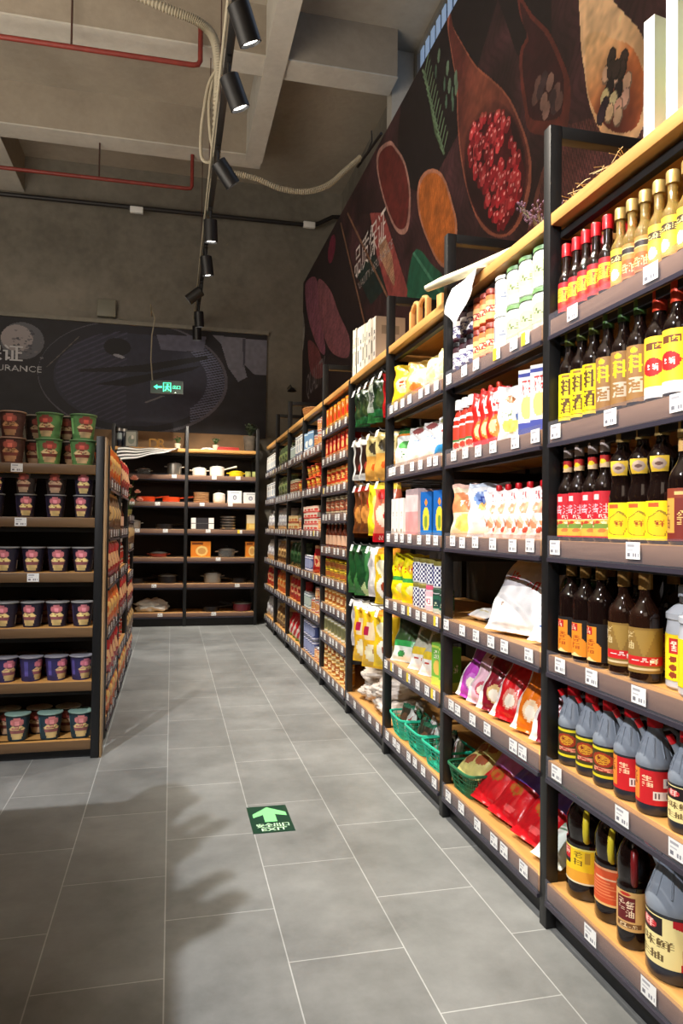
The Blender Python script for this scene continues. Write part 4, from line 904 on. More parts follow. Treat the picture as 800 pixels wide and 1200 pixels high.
bag('sp_red','ketchup_pouch',.085,.19,.05,art_f(rgb(214,40,36),('ell',.5,.3,.3,.2,rgb(240,130,60)),('rect',.3,.55,.7,.9,rgb(250,230,220)),('text','番茄',.34,.6,.66,.76,rgb(200,30,30)),('ell',.4,.3,.16,.12,rgb(250,210,160))),9,True,extra=spout(CAPRO))
bag('sp_white','milk_tea_pouch',.11,.175,.05,art_f(rgb(244,242,236),('poly',[(.55,.3),(.95,.3),(.85,.85),(.65,.7)],rgb(70,110,176)),('ell',.35,.75,.14,.07,rgb(170,110,60)),('ell',.4,.25,.3,.12,rgb(226,214,110)),('text','奶茶',.15,.4,.5,.55,rgb(90,110,60))),10,True)
bag('sp_pink','fruit_puree_pouch',.10,.155,.05,art_f(rgb(246,226,222),('speck',26,.09,[rgb(206,110,80),rgb(226,150,110),rgb(244,206,180),rgb(190,80,60),rgb(250,236,226)],(.05,.08,.95,.6),4,.7),('ell',.5,.62,.3,.12,rgb(226,160,130)),('rect',0,.0,1,.08,rgb(236,206,190)),('text','果泥',.3,.76,.7,.92,rgb(190,60,70)),('ell',.5,.42,.14,.08,rgb(250,244,236))),11,True,extra=spout(CAPR,0,.158))
carton('cart_w','oat_carton',.06,.06,.20,rgb(240,238,232),rgb(70,80,160),rgb(236,206,120),'燕麦',rgb(200,60,60))
bag('nood_o','noodle_bag',.14,.195,.05,art_f(rgb(246,226,190),('rect',0,.45,1,.82,rgb(236,150,100)),('ell',.5,.25,.36,.16,rgb(250,226,120)),('text','面条',.3,.55,.7,.72,rgb(250,240,220)),('rect',0,.9,1,1,rgb(244,200,180))),12)
bag('nood_w','noodle_bag',.15,.19,.06,art_f(rgb(246,247,248),('ell',.5,.68,.3,.16,rgb(120,150,210)),('ell',.5,.55,.2,.08,rgb(236,190,110)),('text','拉面',.3,.58,.7,.76,rgb(50,70,160)),('rect',0,.9,1,1,rgb(206,216,230))),13)
bag('big_w','sugar_sack',.24,.27,.09,art_f(rgb(246,244,242),('rect',0,.52,1,1,rgb(196,192,196)),('text','冰糖',.2,.62,.42,.74,rgb(206,60,60)),('text','冰糖',.6,.5,.82,.62,rgb(206,60,60)),('ell',.3,.3,.03,.02,rgb(170,150,140))),14,res=(36,44))
bag('packet_w','salt_packet',.13,.09,.035,art_f(rgb(246,244,238),('rect',0,0,.12,1,rgb(80,110,190)),('rect',.3,.3,.8,.4,rgb(220,210,160))),15,res=(20,16))
bag('bag_bw','flour_bag',.15,.20,.07,art_f(rgb(246,248,250),('poly',[(.1,.4),(.9,.5),(.9,.8),(.2,.66)],rgb(60,150,206)),('ell',.6,.3,.2,.1,rgb(90,170,220)),('text','白糖',.3,.16,.7,.3,rgb(40,90,170))),16)
def stripe_bag(c, c2, wc=rgb(246,236,230)):
    return art_f(c,('poly',[(0,.0),(.22,.0),(.12,1),(0,1)],wc),('rect',.16,.88,1,1,wc),('rect',.36,.76,.62,.86,rgb(110,50,46)),('text','糖',.42,.77,.56,.85,rgb(240,230,210)),('ell',.6,.24,.26,.12,c2),('ell',.6,.22,.17,.08,rgb(250,240,220)),('rect',0,.95,1,1,wc))
bag('lean_p','candy_bag',.118,.25,.06,stripe_bag(rgb(186,70,180),rgb(206,120,206)),17,res=(28,44))
bag('lean_k','candy_bag',.118,.22,.06,stripe_bag(rgb(236,190,206),rgb(206,90,110)),18,res=(28,44))
bag('lean_d','candy_bag',.118,.24,.06,stripe_bag(rgb(136,20,40),rgb(226,190,130)),19,res=(28,44))
bag('lean_r','candy_bag',.118,.27,.07,stripe_bag(rgb(214,24,32),rgb(230,150,130)),20,res=(30,44))
bag('lean_o','candy_bag',.118,.26,.07,stripe_bag(rgb(232,120,24),rgb(250,214,170)),21,res=(30,44))
bag('lay_r','red_gift_bag',.16,.30,.06,art_f(rgb(206,20,32),('rect',0,.44,1,.64,rgb(96,78,180)),('ell',.5,.8,.2,.08,rgb(170,100,34)),('ell',.5,.34,.2,.07,rgb(176,96,36)),('ell',.5,.34,.08,.035,rgb(206,60,40)),('text','糖果',.3,.74,.7,.86,rgb(220,160,60)),('ell',.6,.12,.18,.04,rgb(236,90,90))),22,res=(30,46))
bag('lay_v','red_gift_bag',.16,.30,.06,art_f(rgb(210,24,34),('rect',0,.44,1,.64,rgb(206,120,196)),('ell',.5,.8,.2,.08,rgb(170,100,34)),('ell',.5,.34,.2,.07,rgb(176,96,36)),('ell',.5,.34,.08,.035,rgb(206,60,40)),('text','喜糖',.3,.74,.7,.86,rgb(220,160,60))),23,res=(30,46))
bag('lay_g','paper_packet',.13,.24,.05,art_f(rgb(226,236,226),('rect',0,.5,1,1,rgb(150,190,166)),('ell',.5,.6,.18,.1,rgb(130,90,70)),('rect',0,.44,1,.48,rgb(90,140,110))),24)
bag('yel_bag','seasoning_bag',.13,.22,.06,art_f(rgb(248,232,20),('rect',0,.42,1,.5,rgb(60,150,70)),('ell',.6,.25,.28,.1,rgb(250,246,160)),('ell',.6,.7,.26,.12,rgb(240,190,40)),('text','鸡精',.2,.58,.8,.76,rgb(200,50,30)),('ell',.6,.1,.1,.05,rgb(200,60,40))),25)
bag('grn_bag','dried_vegetable_bag',.16,.23,.07,art_f(rgb(60,90,50),('rect',0,0,1,.3,rgb(236,246,236)),('rect',0,.3,1,.42,rgb(60,176,90)),('rect',.1,.55,.9,.95,rgb(46,66,40)),('ell',.4,.15,.14,.06,rgb(60,150,80))),26)
bag('wht_pack','dried_food_pack',.13,.22,.05,art_f(rgb(190,190,170),('rect',.0,.0,1,.3,rgb(246,246,240)),('rect',.1,.3,.9,.45,rgb(236,206,60)),('ell',.5,.7,.3,.15,rgb(120,130,100)),('text','干货',.2,.1,.8,.24,rgb(190,60,50))),27)
bag('bsk_pack','snack_packet',.10,.14,.04,art_f(rgb(226,226,222),('poly',[(.2,.3),(.9,.2),(.7,.9)],rgb(170,40,50)),('ell',.4,.5,.2,.1,rgb(250,250,246))),28,res=(18,22))
bag('bsk_dark','snack_packet',.10,.14,.04,art_f(rgb(60,56,44),('ell',.5,.5,.3,.2,rgb(110,80,60)),('rect',0,.85,1,1,rgb(40,110,80))),29,res=(18,22))
bag('loaf','twisted_bread_bag',.17,.24,.07,art_f(rgb(206,196,120),('ell',.3,.3,.18,.12,rgb(150,80,50)),('ell',.68,.36,.18,.12,rgb(156,84,52)),('ell',.32,.6,.17,.12,rgb(150,80,50)),('ell',.66,.68,.17,.12,rgb(160,90,56)),('rect',0,.9,1,1,rgb(226,214,90))),30,res=(28,34))
# hanging kinds
hang = lambda key, kind, w, h, t, f, s, **k: bag(key, kind, w, h, t, f, s, res=(20,28), **k)
hang('h_grn','seaweed_pack',.10,.20,.03,art_f(rgb(36,60,34),('ell',.5,.5,.3,.25,rgb(70,90,50)),('rect',0,.05,1,.2,rgb(40,110,60))),31)
hang('h_gw','seaweed_pack',.10,.21,.03,art_f(rgb(170,180,170),('rect',0,0,1,.25,rgb(50,120,60)),('rect',.2,.4,.8,.8,rgb(110,120,110)),('text','海苔',.3,.5,.7,.7,rgb(236,236,230))),32)
hang('h_red','chili_pack',.09,.22,.03,art_f(rgb(176,24,28),('ell',.5,.4,.3,.2,rgb(206,60,40)),('rect',0,.9,1,1,rgb(130,20,24))),33)
hang('h_wb','noodle_pack',.12,.22,.04,art_f(rgb(236,236,230),('rect',.15,.15,.85,.85,rgb(60,36,30)),('ell',.5,.3,.2,.12,rgb(180,60,50))),34)
hang('h_tan','dried_mushroom_pack',.15,.24,.05,art_f(rgb(214,156,70),('rect',0,.55,1,1,rgb(196,180,120)),('ell',.5,.72,.3,.14,rgb(70,60,40)),('ell',.5,.3,.16,.08,rgb(206,90,30))),35)
hang('h_yel','noodle_pack',.11,.27,.05,art_f(rgb(240,226,40),('ell',.5,.5,.16,.3,rgb(250,244,130)),('rect',0,.0,1,.08,rgb(230,200,30))),36)
hang('h_rw','hotpot_pack',.15,.30,.06,art_f(rgb(230,120,90),('rect',0,0,1,.16,rgb(206,20,34)),('ell',.5,.45,.36,.2,rgb(244,214,190)),('ell',.4,.8,.24,.1,rgb(226,40,36)),('rect',0,.88,1,1,rgb(236,206,60)),('ell',.6,.42,.14,.08,rgb(206,60,50)),('text','火锅',.2,.03,.8,.13,rgb(250,200,180))),37)
hang('h_br','dried_meat_pack',.12,.26,.04,art_f(rgb(120,66,30),('ell',.4,.4,.3,.2,rgb(196,130,60)),('ell',.6,.65,.2,.12,rgb(206,60,40)),('rect',0,.9,1,1,rgb(160,40,30))),38)
hang('h_cone','green_tea_pack',.17,.27,.07,art_f(rgb(24,70,34),('poly',[(0,0),(1,0),(.5,.3)],rgb(196,216,150)),('poly',[(0,0),(.4,.0),(.1,.5)],rgb(60,120,60)),('poly',[(.45,.9),(.6,.9),(.6,.2),(.5,.1)],rgb(50,110,56))),39)
hang('h_wt','noodle_pack',.11,.26,.04,art_f(rgb(206,200,200),('rect',.2,.2,.8,.6,rgb(236,234,230)),('rect',0,.85,1,1,rgb(226,226,226))),40)
hang('h_yw','egg_noodle_pack',.15,.28,.06,art_f(rgb(240,200,40),('ell',.5,.3,.3,.2,rgb(246,240,226)),('ell',.45,.65,.3,.14,rgb(244,236,200)),('ell',.5,.3,.12,.08,rgb(160,70,40)),('rect',0,.9,1,1,rgb(230,150,40))),41)
hang('h_ybig','cookie_pack',.19,.32,.08,art_f(rgb(236,184,36),('ell',.5,.25,.34,.16,rgb(246,236,200)),('poly',[(.2,.45),(.9,.5),(.85,.8),(.25,.75)],rgb(226,206,170)),('ell',.25,.6,.12,.08,rgb(176,30,70)),('ell',.6,.3,.14,.08,rgb(160,90,40)),('rect',0,.92,1,1,rgb(236,236,230)),('ell',.8,.12,.1,.06,rgb(250,240,120))),42)
# generic small far goods
def small_bag(key, kind, c, c2, w=.14, h=.2, t=.07, seed=50): bag(key, kind, w, h, t, art_f(c,('ell',.5,.42,.32,.2,c2),('rect',0,.88,1,1,c2),('ell',.4,.4,.14,.1,c)), seed, res=(14,18))
small_bag('b_gr','dried_greens_bag',rgb(88,104,70),rgb(150,170,110),seed=51)
small_bag('b_dg','tea_bag_pack',rgb(30,62,34),rgb(60,96,60),seed=52)
small_bag('b_wh','sugar_bag',rgb(220,220,220),rgb(180,180,190),seed=53)
small_bag('b_rd','red_snack_bag',rgb(180,36,40),rgb(236,190,140),seed=54)
small_bag('b_br','brown_snack_bag',rgb(120,86,54),rgb(206,170,110),seed=55)
small_bag('b_og','orange_snack_bag',rgb(226,110,40),rgb(246,200,120),seed=56)
bag('b_st','striped_snack_bag',.15,.2,.07,art_f(rgb(190,30,40),('poly',[(0,.1),(.2,.1),(.9,.9),(.7,.9)],rgb(236,226,216)),('poly',[(.4,.0),(.6,0),(1,.5),(1,.7)],rgb(236,226,216)),('rect',0,0,1,.12,rgb(120,180,80))),57,res=(18,20))
can('can_w','food_can',.10,.036,rgb(226,224,216),rgb(176,60,50),rgb(206,150,90),CAPS,txt='鱼')
can('can_r','food_can',.09,.036,rgb(196,50,44),rgb(250,230,190),rgb(240,180,120),CAPS,txt='肉')
can('can_b','drink_can',.12,.030,rgb(70,84,140),rgb(220,220,236),rgb(150,160,200),CAPS)
can('can_c','drink_can',.12,.030,rgb(120,150,160),rgb(230,236,236),rgb(180,196,190),CAPS)
can('jar_o','pickle_jar',.125,.045,rgb(226,110,36),rgb(250,220,120),rgb(206,60,30),mat('orange_lid', rgb(226,130,50), .4),'jar','榨菜')
can('jar_r','chili_tub',.12,.05,rgb(214,50,34),rgb(250,160,80),rgb(236,100,50),CAPR,'jar','辣')
can('jar_d','bean_paste_jar',.12,.045,rgb(90,50,40),rgb(206,196,160),rgb(170,90,60),mat('pale_lid', rgb(190,196,170), .4),'jar','酱')
can('jar_y','yellow_tin',.065,.045,rgb(226,190,40),rgb(90,60,30),rgb(160,90,40),mat('yellow_lid', rgb(236,214,50), .4),'tin')
can('jar_h','honey_jar',.115,.034,rgb(216,150,44),rgb(250,230,170),rgb(170,90,30),CAPG,'jar','蜜')
can('jar_c','clear_spice_jar',.12,.03,rgb(176,170,110),rgb(226,226,214),rgb(120,120,80),CAPS,'jar')
K['bot_s'] = Proto('sauce_bottle','bottle',[('body', lathe('body', bt(.17,.024,.010), mat('brown_sauce', rgb(110,50,30), .15, coat=.4), 16)), ('cap', lathe('cap', cap(.16,.182,.012), CAPW,16)), ('label', label_patch('label', Art(16,8,rgb(220,180,150)), .024, .02, .085))], depth=.024)
# ================================================================== PLACING THE GOODS
rnd = random.Random(11)
def shelfname(levels, i): return 'top' if i == 0 else 'bottom' if i == len(levels)-1 else ORD[i]
def put(key, desc, where, pts, group, n_from='left', num=True):
    """pts: list of (x, y, z, rz, tilt, roll, scale)"""
    P = K[key]; out = []
    for i, (x, y, z, rz, tilt, roll, sc) in enumerate(pts):
        lab = f"{desc}, {ORD[i]} from left, {where}" if len(pts) > 1 else f"{desc}, {where}"
        out.append(P.spawn((x, y, z+.0006), lab, group if len(pts) > 1 else None, rz, tilt, sc, roll))
    return out
def fr(bay, fs):
    a, b = POSTS[bay+1]-.018, POSTS[bay]+.018
    return [a+(b-a)*f for f in fs]
def R_(bay, lvl, key, desc, ds, X=None, rz=-62, jit=6, tilt=0, roll=0, dz=0, sc=1, dx=0, frac=False):
    """row on a right-wall rack; ds run from far (left in the photo) to near"""
    levels = LV5 if bay == 4 else LV4 if bay == 3 else LV
    if frac: ds = fr(bay, ds)
    s1 = sc[2] if isinstance(sc, tuple) else sc
    X = X if X is not None else 1.0+.014+K[key].depth*(sc[1] if isinstance(sc, tuple) else sc)
    where = f"{shelfname(levels, lvl)} shelf, {BAYN[bay]}"
    pts = [(X+dx+rnd.uniform(-.002,.002), d, levels[lvl]+dz, rz+rnd.uniform(-jit,jit), tilt, roll, sc) for d in ds]
    g = f"{K[key].kind.replace('_',' ')}s on the {shelfname(levels, lvl)} shelf of the {BAYN[bay]}"
    return put(key, desc, where, pts, g)
# ---- nearest rack
R_(0,1,'vin','small red-capped vinegar bottle, yellow-red label',[1.745,1.698,1.651,1.604,1.557])
R_(0,1,'vin','red-capped vinegar bottle in the second row',[1.715,1.665,1.58],X=1.10)
R_(0,1,'oil','clear gold-capped sesame oil bottle, yellow label',[1.508,1.367,1.320,1.273,1.226,1.178,1.131,1.084])
R_(0,1,'oil2','clear gold-capped sesame oil bottle, orange label',[1.461,1.414])
R_(0,2,'wine_y','dark cooking wine bottle, yellow label',[1.742,1.682,1.622])
R_(0,2,'wine_b','green-capped cooking wine bottle, brown label',[1.562,1.502,1.442])
R_(0,2,'vin_y','red-necked vinegar bottle, yellow label, red blob',[1.377,1.312,1.247,1.182,1.117],rz=-58)
R_(0,3,'soy_r','slim soy sauce bottle with red label',[1.744,1.686,1.628,1.570])
R_(0,3,'soy_y','waisted soy sauce bottle with yellow label',[1.505,1.436,1.367],rz=-50)
R_(0,3,'soy_b','brown-labelled soy sauce bottle with gold cap',[1.294,1.220,1.146,1.075],rz=-50)
R_(0,4,'vin_o','black bottle with orange label',[1.735,1.664,1.593],rz=-52)
R_(0,4,'soy_g','brown soy bottle, gold label, red strip',[1.508,1.425],rz=-48)
R_(0,4,'soy_g','brown soy bottle set further back, red strip',[1.55],X=1.125,rz=-48)
R_(0,4,'vin_o','black bottle standing in the second row',[1.705,1.63,1.46],X=1.15,rz=-52)
R_(0,4,'canister','grey-topped sauce canister with yellow label',[1.262,1.158,1.07],X=1.065,rz=-40)
R_(0,4,'canister','grey sauce canister standing behind the front ones',[1.335],X=1.09,rz=-50)
R_(0,5,'jug_olive','red-capped soy jug with olive label',[1.735,1.654,1.573],rz=-60,jit=3,dx=.005)
R_(0,5,'jug_red','red-capped soy jug with red label',[1.490,1.404],rz=-62,jit=5,dx=.005,sc=1.03)
R_(0,5,'jug_cream','red-capped soy jug with cream label',[1.300,1.217,1.134],rz=-52,jit=3,dx=.005)
R_(0,6,'big_y','large black soy bottle, yellow label and handle',[1.700],rz=-56,dx=.012)
R_(0,6,'big_o','large black soy bottle, orange back label, yellow handle',[1.585],rz=-66,dx=.02)
R_(0,6,'slim_t','slim black soy bottle with tan label',[1.475],rz=-48,dx=.004)
R_(0,6,'jug_big','large grey soy jug, red and cream label',[1.358,1.215,1.085],X=1.076,rz=-64,jit=2)
R_(0,0,'giftbox','tall white and pale green gift box',[1.385,1.312,1.238],X=1.075,rz=-80,jit=1)
# ---- second rack
R_(1,1,'jam_k','dark jam jar with black lid, lower tier',[2.495,2.433,2.371],dz=0)
R_(1,1,'jam_k','dark jam jar with black lid, upper tier',[2.495,2.433,2.371],dz=.117)
R_(1,1,'sauce_s','small red-lidded sauce jar, lower tier',[2.31,2.26,2.21])
R_(1,1,'sauce_s','small red-lidded sauce jar, upper tier',[2.31,2.26,2.21],dz=.1135)
R_(1,1,'tin_p','plain white canister, lower tier',[2.138])
R_(1,1,'tin_p','plain white canister, upper tier',[2.138],dz=.1235)
R_(1,1,'tin_w','white milk tin, green lid, lower tier',[2.055,1.97,1.885],dz=0)
R_(1,1,'tin_w','white milk tin, green lid, upper tier',[2.055,1.97,1.885],dz=.1235)
R_(1,2,'ketchup','white-capped red ketchup bottle',[2.49,2.43,2.37],rz=-60)
R_(1,2,'sp_red','red ketchup pouch with spout',[2.295,2.235,2.175],rz=-52,jit=3,X=1.045)
R_(1,2,'sp_white','white milk tea pouch with blue patch',[2.085],rz=-40,X=1.06)
R_(1,2,'cart_w','tall pale oat carton with blue foot',[1.975,1.90],rz=-62,jit=2,X=1.06)
R_(1,3,'nood_o','orange and yellow noodle bag',[2.46],rz=-48,tilt=-7,X=1.06)
R_(1,3,'nood_w','white noodle bag with blue print',[2.32],rz=-46,tilt=-7,X=1.07)
R_(1,3,'sp_pink','pink fruit puree pouch with red cap',[2.20,2.13,2.06,1.985,1.91],rz=-50,jit=4,X=1.06)
for dz, t in ((0,'lower'),(.1015,'upper')):
    R_(1,4,'tin_g',f'dark green tea tin, back row, {t} tier',[2.485,2.405,2.325,2.245,2.165,2.085,2.005,1.925],X=1.30,dz=dz)
R_(1,4,'packet_w','small white salt packet lying flat',[2.44],X=1.085,rz=-78,tilt=-84,dz=.018)
R_(1,4,'big_w','large white sugar sack leaning back',[2.08],X=1.045,rz=-72,tilt=-33,dz=.012)
R_(1,4,'bag_bw','blue and white sugar bag leaning back',[1.885],X=1.045,rz=-82,tilt=-48,dz=.012,sc=.9)
R_(1,5,'box_gn','green gift box at the back',[2.47,2.35,2.23],X=1.33,rz=-90,jit=2)
R_(1,5,'lean_p','purple and white candy bag leaning back',[2.44],X=1.05,rz=-66,tilt=-30,dz=.008,roll=7)
R_(1,5,'lean_k','pale pink candy bag leaning back',[2.34],X=1.05,rz=-66,tilt=-30,dz=.008,roll=6)
R_(1,5,'lean_d','dark red candy bag leaning back',[2.25,1.875],X=1.05,rz=-64,jit=3,tilt=-32,dz=.008,roll=5)
R_(1,5,'lean_r','bright red candy bag leaning back',[2.145],X=1.05,rz=-66,tilt=-33,dz=.008,roll=4)
R_(1,5,'lean_o','orange candy bag leaning back',[2.00],X=1.05,rz=-66,tilt=-33,dz=.008,roll=4)
R_(1,6,'lay_v','red gift bag, pink band, lying on the shelf',[2.285],X=1.05,rz=-80,tilt=-50,dz=.018)
R_(1,6,'lay_r','red gift bag, violet band, lying on the shelf',[2.155],X=1.05,rz=-82,jit=2,tilt=-52,dz=.018)
R_(1,6,'lay_r','red gift bag, violet band, nearer on the shelf',[1.985],X=1.05,rz=-82,jit=2,tilt=-54,dz=.018)
R_(1,6,'lay_g','white and green paper packet lying down',[1.86],X=1.04,rz=-80,jit=3,tilt=-68,dz=.016)
# ---- third rack
R_(2,1,'chip_y','yellow chip bag leaning back',[.13],frac=True,rz=-50,tilt=-10,X=1.06)
R_(2,1,'chip_g','gold chip bag leaning back',[.40],frac=True,rz=-52,tilt=-14,X=1.06)
R_(2,1,'chip_w','cream chip bag leaning back',[.66,.88],frac=True,rz=-60,tilt=-16,X=1.06)
R_(2,2,'pouch_gw','green-topped white rice bag',[.13],frac=True,rz=-55,tilt=-14,X=1.07)
R_(2,2,'pouch_w','white flour bag with brown patch',[.38,.62],frac=True,rz=-58,tilt=-16,X=1.07)
R_(2,2,'pouch_wb','white flour bag with blue wave',[.86],frac=True,rz=-58,tilt=-14,X=1.07)
R_(2,3,'box_w','narrow white noodle box',[.05,.14,.23],frac=True,rz=-90,jit=1,X=1.065)
R_(2,3,'box_p','large pale pink pastry box',[.41],frac=True,rz=-90,jit=1,X=1.075)
R_(2,3,'box_b','blue and yellow cereal box',[.66,.86],frac=True,rz=-80,jit=3,X=1.05)
R_(2,4,'yel_bag','bright yellow seasoning bag',[.11,.32],frac=True,rz=-58,tilt=-5,X=1.06)
R_(2,4,'tin_n','navy checked tin, lower tier',[.50,.61],frac=True); R_(2,4,'tin_n','navy checked tin, upper tier',[.50,.61,.72],frac=True,dz=.1065)
R_(2,4,'tin_k','pink sugar tin, lower tier',[.72],frac=True); R_(2,4,'tin_g','green tin, lower tier',[.84,.94],frac=True)
R_(2,4,'tin_n','navy checked tin beside the post, upper tier',[.84],frac=True,dz=.102)
R_(2,5,'grn_bag','green and white dried vegetable bag',[.15],frac=True,rz=-58,tilt=-22,X=1.06)
R_(2,5,'wht_pack','white dried food pack with yellow band',[.42,.60],frac=True,rz=-62,tilt=-26,X=1.06)
R_(2,5,'box_gr','bright green tea box',[.82,.93],frac=True,rz=-75,jit=4,X=1.06)
# ---- hook rack hangs (bags)
def hook_row(z, y0, keys):
    pass
HK = [(1.86,[('h_grn','dark green seaweed pack',.14),('h_grn','dark green seaweed pack',.30),('h_gw','pale green seaweed pack',.50),('h_grn','dark green seaweed pack',.68),('h_red','deep red chili pack',.88)]),
      (1.575,[('h_wb','white and brown noodle pack',.16),('h_wb','white and brown noodle pack',.34),('h_tan','tan dried mushroom pack',.58),('h_tan','tan dried mushroom pack',.82)]),
      (1.315,[('h_br','brown dried meat pack',.20),('h_br','brown dried meat pack',.38),('h_yel','slim yellow noodle pack',.58),('h_rw','red and white hotpot pack',.82)]),
      (.985,[('h_cone','dark green tea pack',.14),('h_cone','dark green tea pack',.36),('h_wt','silvery white noodle pack',.60),('h_yw','yellow egg noodle pack',.84)]),
      (.675,[('h_wt','silvery white noodle pack',.14),('h_ybig','large yellow cookie pack',.38),('h_ybig','large yellow cookie pack',.62),('h_yw','yellow egg noodle pack',.86)])]
rack3 = [o for o in bpy.data.objects if o.get('label') == DSC[3]][0]
hookm = mat('chromed_hook', rgb(150,150,155), .3, metal=.9)
for ri, (z, lst) in enumerate(HK):
    link('hook_rail', MB().bbox(.001, .405, z-.012, .722, .412, z+.012, .002).build('hook_rail', BLACK), rack3)
    cnt = {}
    tot = {}
    for k, d, f in lst: tot[d] = tot.get(d, 0)+1
    for k, d, f in lst:
        lx = .7585*f; y = fr(3, [f])[0]
        hk = link('hook', MB().tube([(0,.404,0),(0,.05,-.004),(0,.02,-.002),(0,.006,.012)], .003, 6).build('hook', hookm, 60), rack3, (POSTS[4]-.018-y, 0, z))
        link('price_tag', TAGS[ri % 3], hk, (0, -.004, -.022), (R(-18), 0, 0))
        P = K[k]; me = P.single or P.parts[0][1]; h = max(v.co.z for v in me.vertices)
        cnt[d] = cnt.get(d, 0)+1
        w = f"{ORD[ri]} hook row from top, bag-hook rack"
        lab = f"{d}, {ORD[cnt[d]-1]} from left, {w}" if tot[d] > 1 else f"{d} on the {w}"
        P.spawn((1.052, y, z-h-.006), lab, 'packs hanging in the bag-hook rack', -90+44+rnd.uniform(-8,8), rnd.uniform(-3,1))
# ---- fifth rack: nine narrow shelves
E5 = [(1,'box_og','orange seasoning box'),(2,'box_rd','red seasoning box'),(3,'jar_o','orange pickle jar'),(4,'jar_d','dark bean paste jar'),(5,'bot_s','brown sauce bottle'),
      (6,'jar_y','low yellow tin'),(7,'jar_h','amber honey jar'),(8,'jar_c','clear spice jar'),(9,'jar_h','amber honey jar')]
for i, k, d in E5:
    n = {1:6,2:6,3:5,4:5,5:6,6:5,7:6,8:7,9:6}[i]
    fs = [(.5+q)/n*.94+.03 for q in range(n)]
    sc = .93 if i not in (1,2) else 1
    R_(4,i,k,d,fs,frac=True,sc=sc,rz=-75 if i > 2 else -84)
    if i == 6: R_(4,i,k,'low yellow tin stacked above',fs,frac=True,sc=sc,dz=.062,rz=-75)
    if i == 9: R_(4,i,k,'amber honey jar stacked above',fs,frac=True,sc=sc,dz=.108,rz=-75)
# ---- far racks
def far(bay, lvl, lst):
    for key, desc, n, a, b, dz in lst:
        fs = [a+(b-a)*(q+.5)/n for q in range(n)]
        bagk = key.startswith('b_')
        R_(bay, lvl, key, desc, fs, frac=True, dz=dz, rz=-62 if bagk else -78, tilt=-8 if bagk else 0, X=1.06 if bagk else None)
far(5,1,[('box_bl','blue biscuit box',2,.02,.42,0),('can_w','white fish can',3,.44,.98,0),('can_w','white fish can stacked above',2,.60,.98,.102)])
far(5,2,[('tubr','red instant rice tub',4,.04,.98,0),('tubr','red instant rice tub stacked above',3,.04,.70,.091)])
for t in range(4): far(5,3,[('box_sm',f'small red and cream box, tier {t+1}',4,.03,.72,t*.046)])
far(5,3,[('can_r','red meat can',2,.74,.98,0)])
far(5,4,[('can_b','blue drink can',3,.03,.40,0),('b_rd','red snack bag',2,.42,.98,0)])
far(5,5,[('can_c','pale blue drink can',3,.03,.35,0),('can_w','white fish can',3,.40,.98,0),('can_r','red meat can stacked above',2,.60,.98,.102)])
far(5,6,[('can_b','blue drink can',5,.03,.60,0),('can_b','blue drink can stacked above',5,.03,.60,.122),('can_r','red meat can',3,.64,.98,0)])
far(6,1,[('can_c','pale blue drink can',4,.05,.50,0),('box_wt','white snack box',3,.52,.98,0)])
far(6,2,[('jar_d','dark bean paste jar',3,.04,.50,0),('tubr','red instant rice tub',2,.55,.97,0)])
far(6,3,[('box_cr','cream food box',3,.05,.6,0),('box_cr','cream food box stacked above',3,.05,.6,.062),('can_w','white fish can',2,.66,.96,0)])
far(6,4,[('b_dg','dark green tea bag',4,.04,.96,0)])
far(6,5,[('b_rd','red snack bag',4,.04,.96,0)])
far(6,6,[('b_st','red and white striped snack bag',4,.04,.96,0)])
far(7,1,[('b_gr','grey-green dried greens bag',4,.04,.96,0)])
far(7,2,[('b_gr','grey-green dried greens bag',4,.04,.96,0)])
far(7,3,[('b_wh','white sugar bag',4,.04,.96,0)])
far(7,4,[('b_br','brown snack bag',4,.04,.96,0)])
far(7,5,[('b_og','orange snack bag',4,.04,.96,0)])
far(7,6,[('b_br','brown snack bag',4,.04,.96,0)])
far(8,1,[('box_wt','white snack box',5,.04,.96,0)])
far(8,2,[('box_wt','white snack box',4,.04,.96,0)])
far(8,3,[('b_wh','white sugar bag',3,.04,.96,0)])
far(8,4,[('b_wh','white sugar bag',3,.04,.96,0)])
far(8,5,[('b_rd','red snack bag',3,.04,.96,0)])
far(8,6,[('b_wh','white sugar bag',3,.04,.96,0)])
# ---- left end racks: tubs of instant noodles facing the camera
def L_(lvl, key, desc, xs, y=None, dz=0, sc=1, rz=0, rackn='left noodle rack'):
    y = y if y is not None else YE+.022+K[key].depth*sc
    pts = [(x, y+rnd.uniform(-.002,.002), LVE[lvl]+dz, rz+rnd.uniform(-22,22), 0, 0, sc) for x in xs]
    put(key, desc, f"{shelfname(LVE, lvl)} shelf, {rackn}", pts, f"noodle tubs on the {shelfname(LVE, lvl)} shelf of the left rack")
C4 = [-.842,-.732,-.622,-.512,-.402]
for dz, t in ((0,'lower'),(.121,'upper')):
    L_(0,'tub_green',f'green noodle tub, {t} tier',[-.565,-.415],dz=dz)
    L_(0,'tub_pink',f'brown and pink noodle tub, {t} tier',[-.725],dz=dz)
    L_(0,'tub_black',f'black noodle tub, {t} tier',[-.86],dz=dz)
    L_(0,'tub_black',f'black noodle tub behind, {t} tier',[-.64,-.49],y=YE+.182,dz=dz)
L_(1,'tub_navy','navy noodle tub, lower tier',[-.795,-.66,-.53,-.405],sc=.92,dz=0)
L_(1,'tub_black','dark noodle tub, upper tier',[-.66,-.53],sc=.9,dz=.1068)
L_(1,'tub_navy','navy noodle tub, upper tier',[-.795,-.405],sc=.92,dz=.1068)
L_(2,'tub_dark','dark red noodle tub in the back row',[-.66,-.55,-.44],y=YE+.185,dz=0)
L_(2,'tub_navy','navy noodle tub in the front row',C4)
L_(3,'tub_navy','navy noodle tub in the front row',C4)
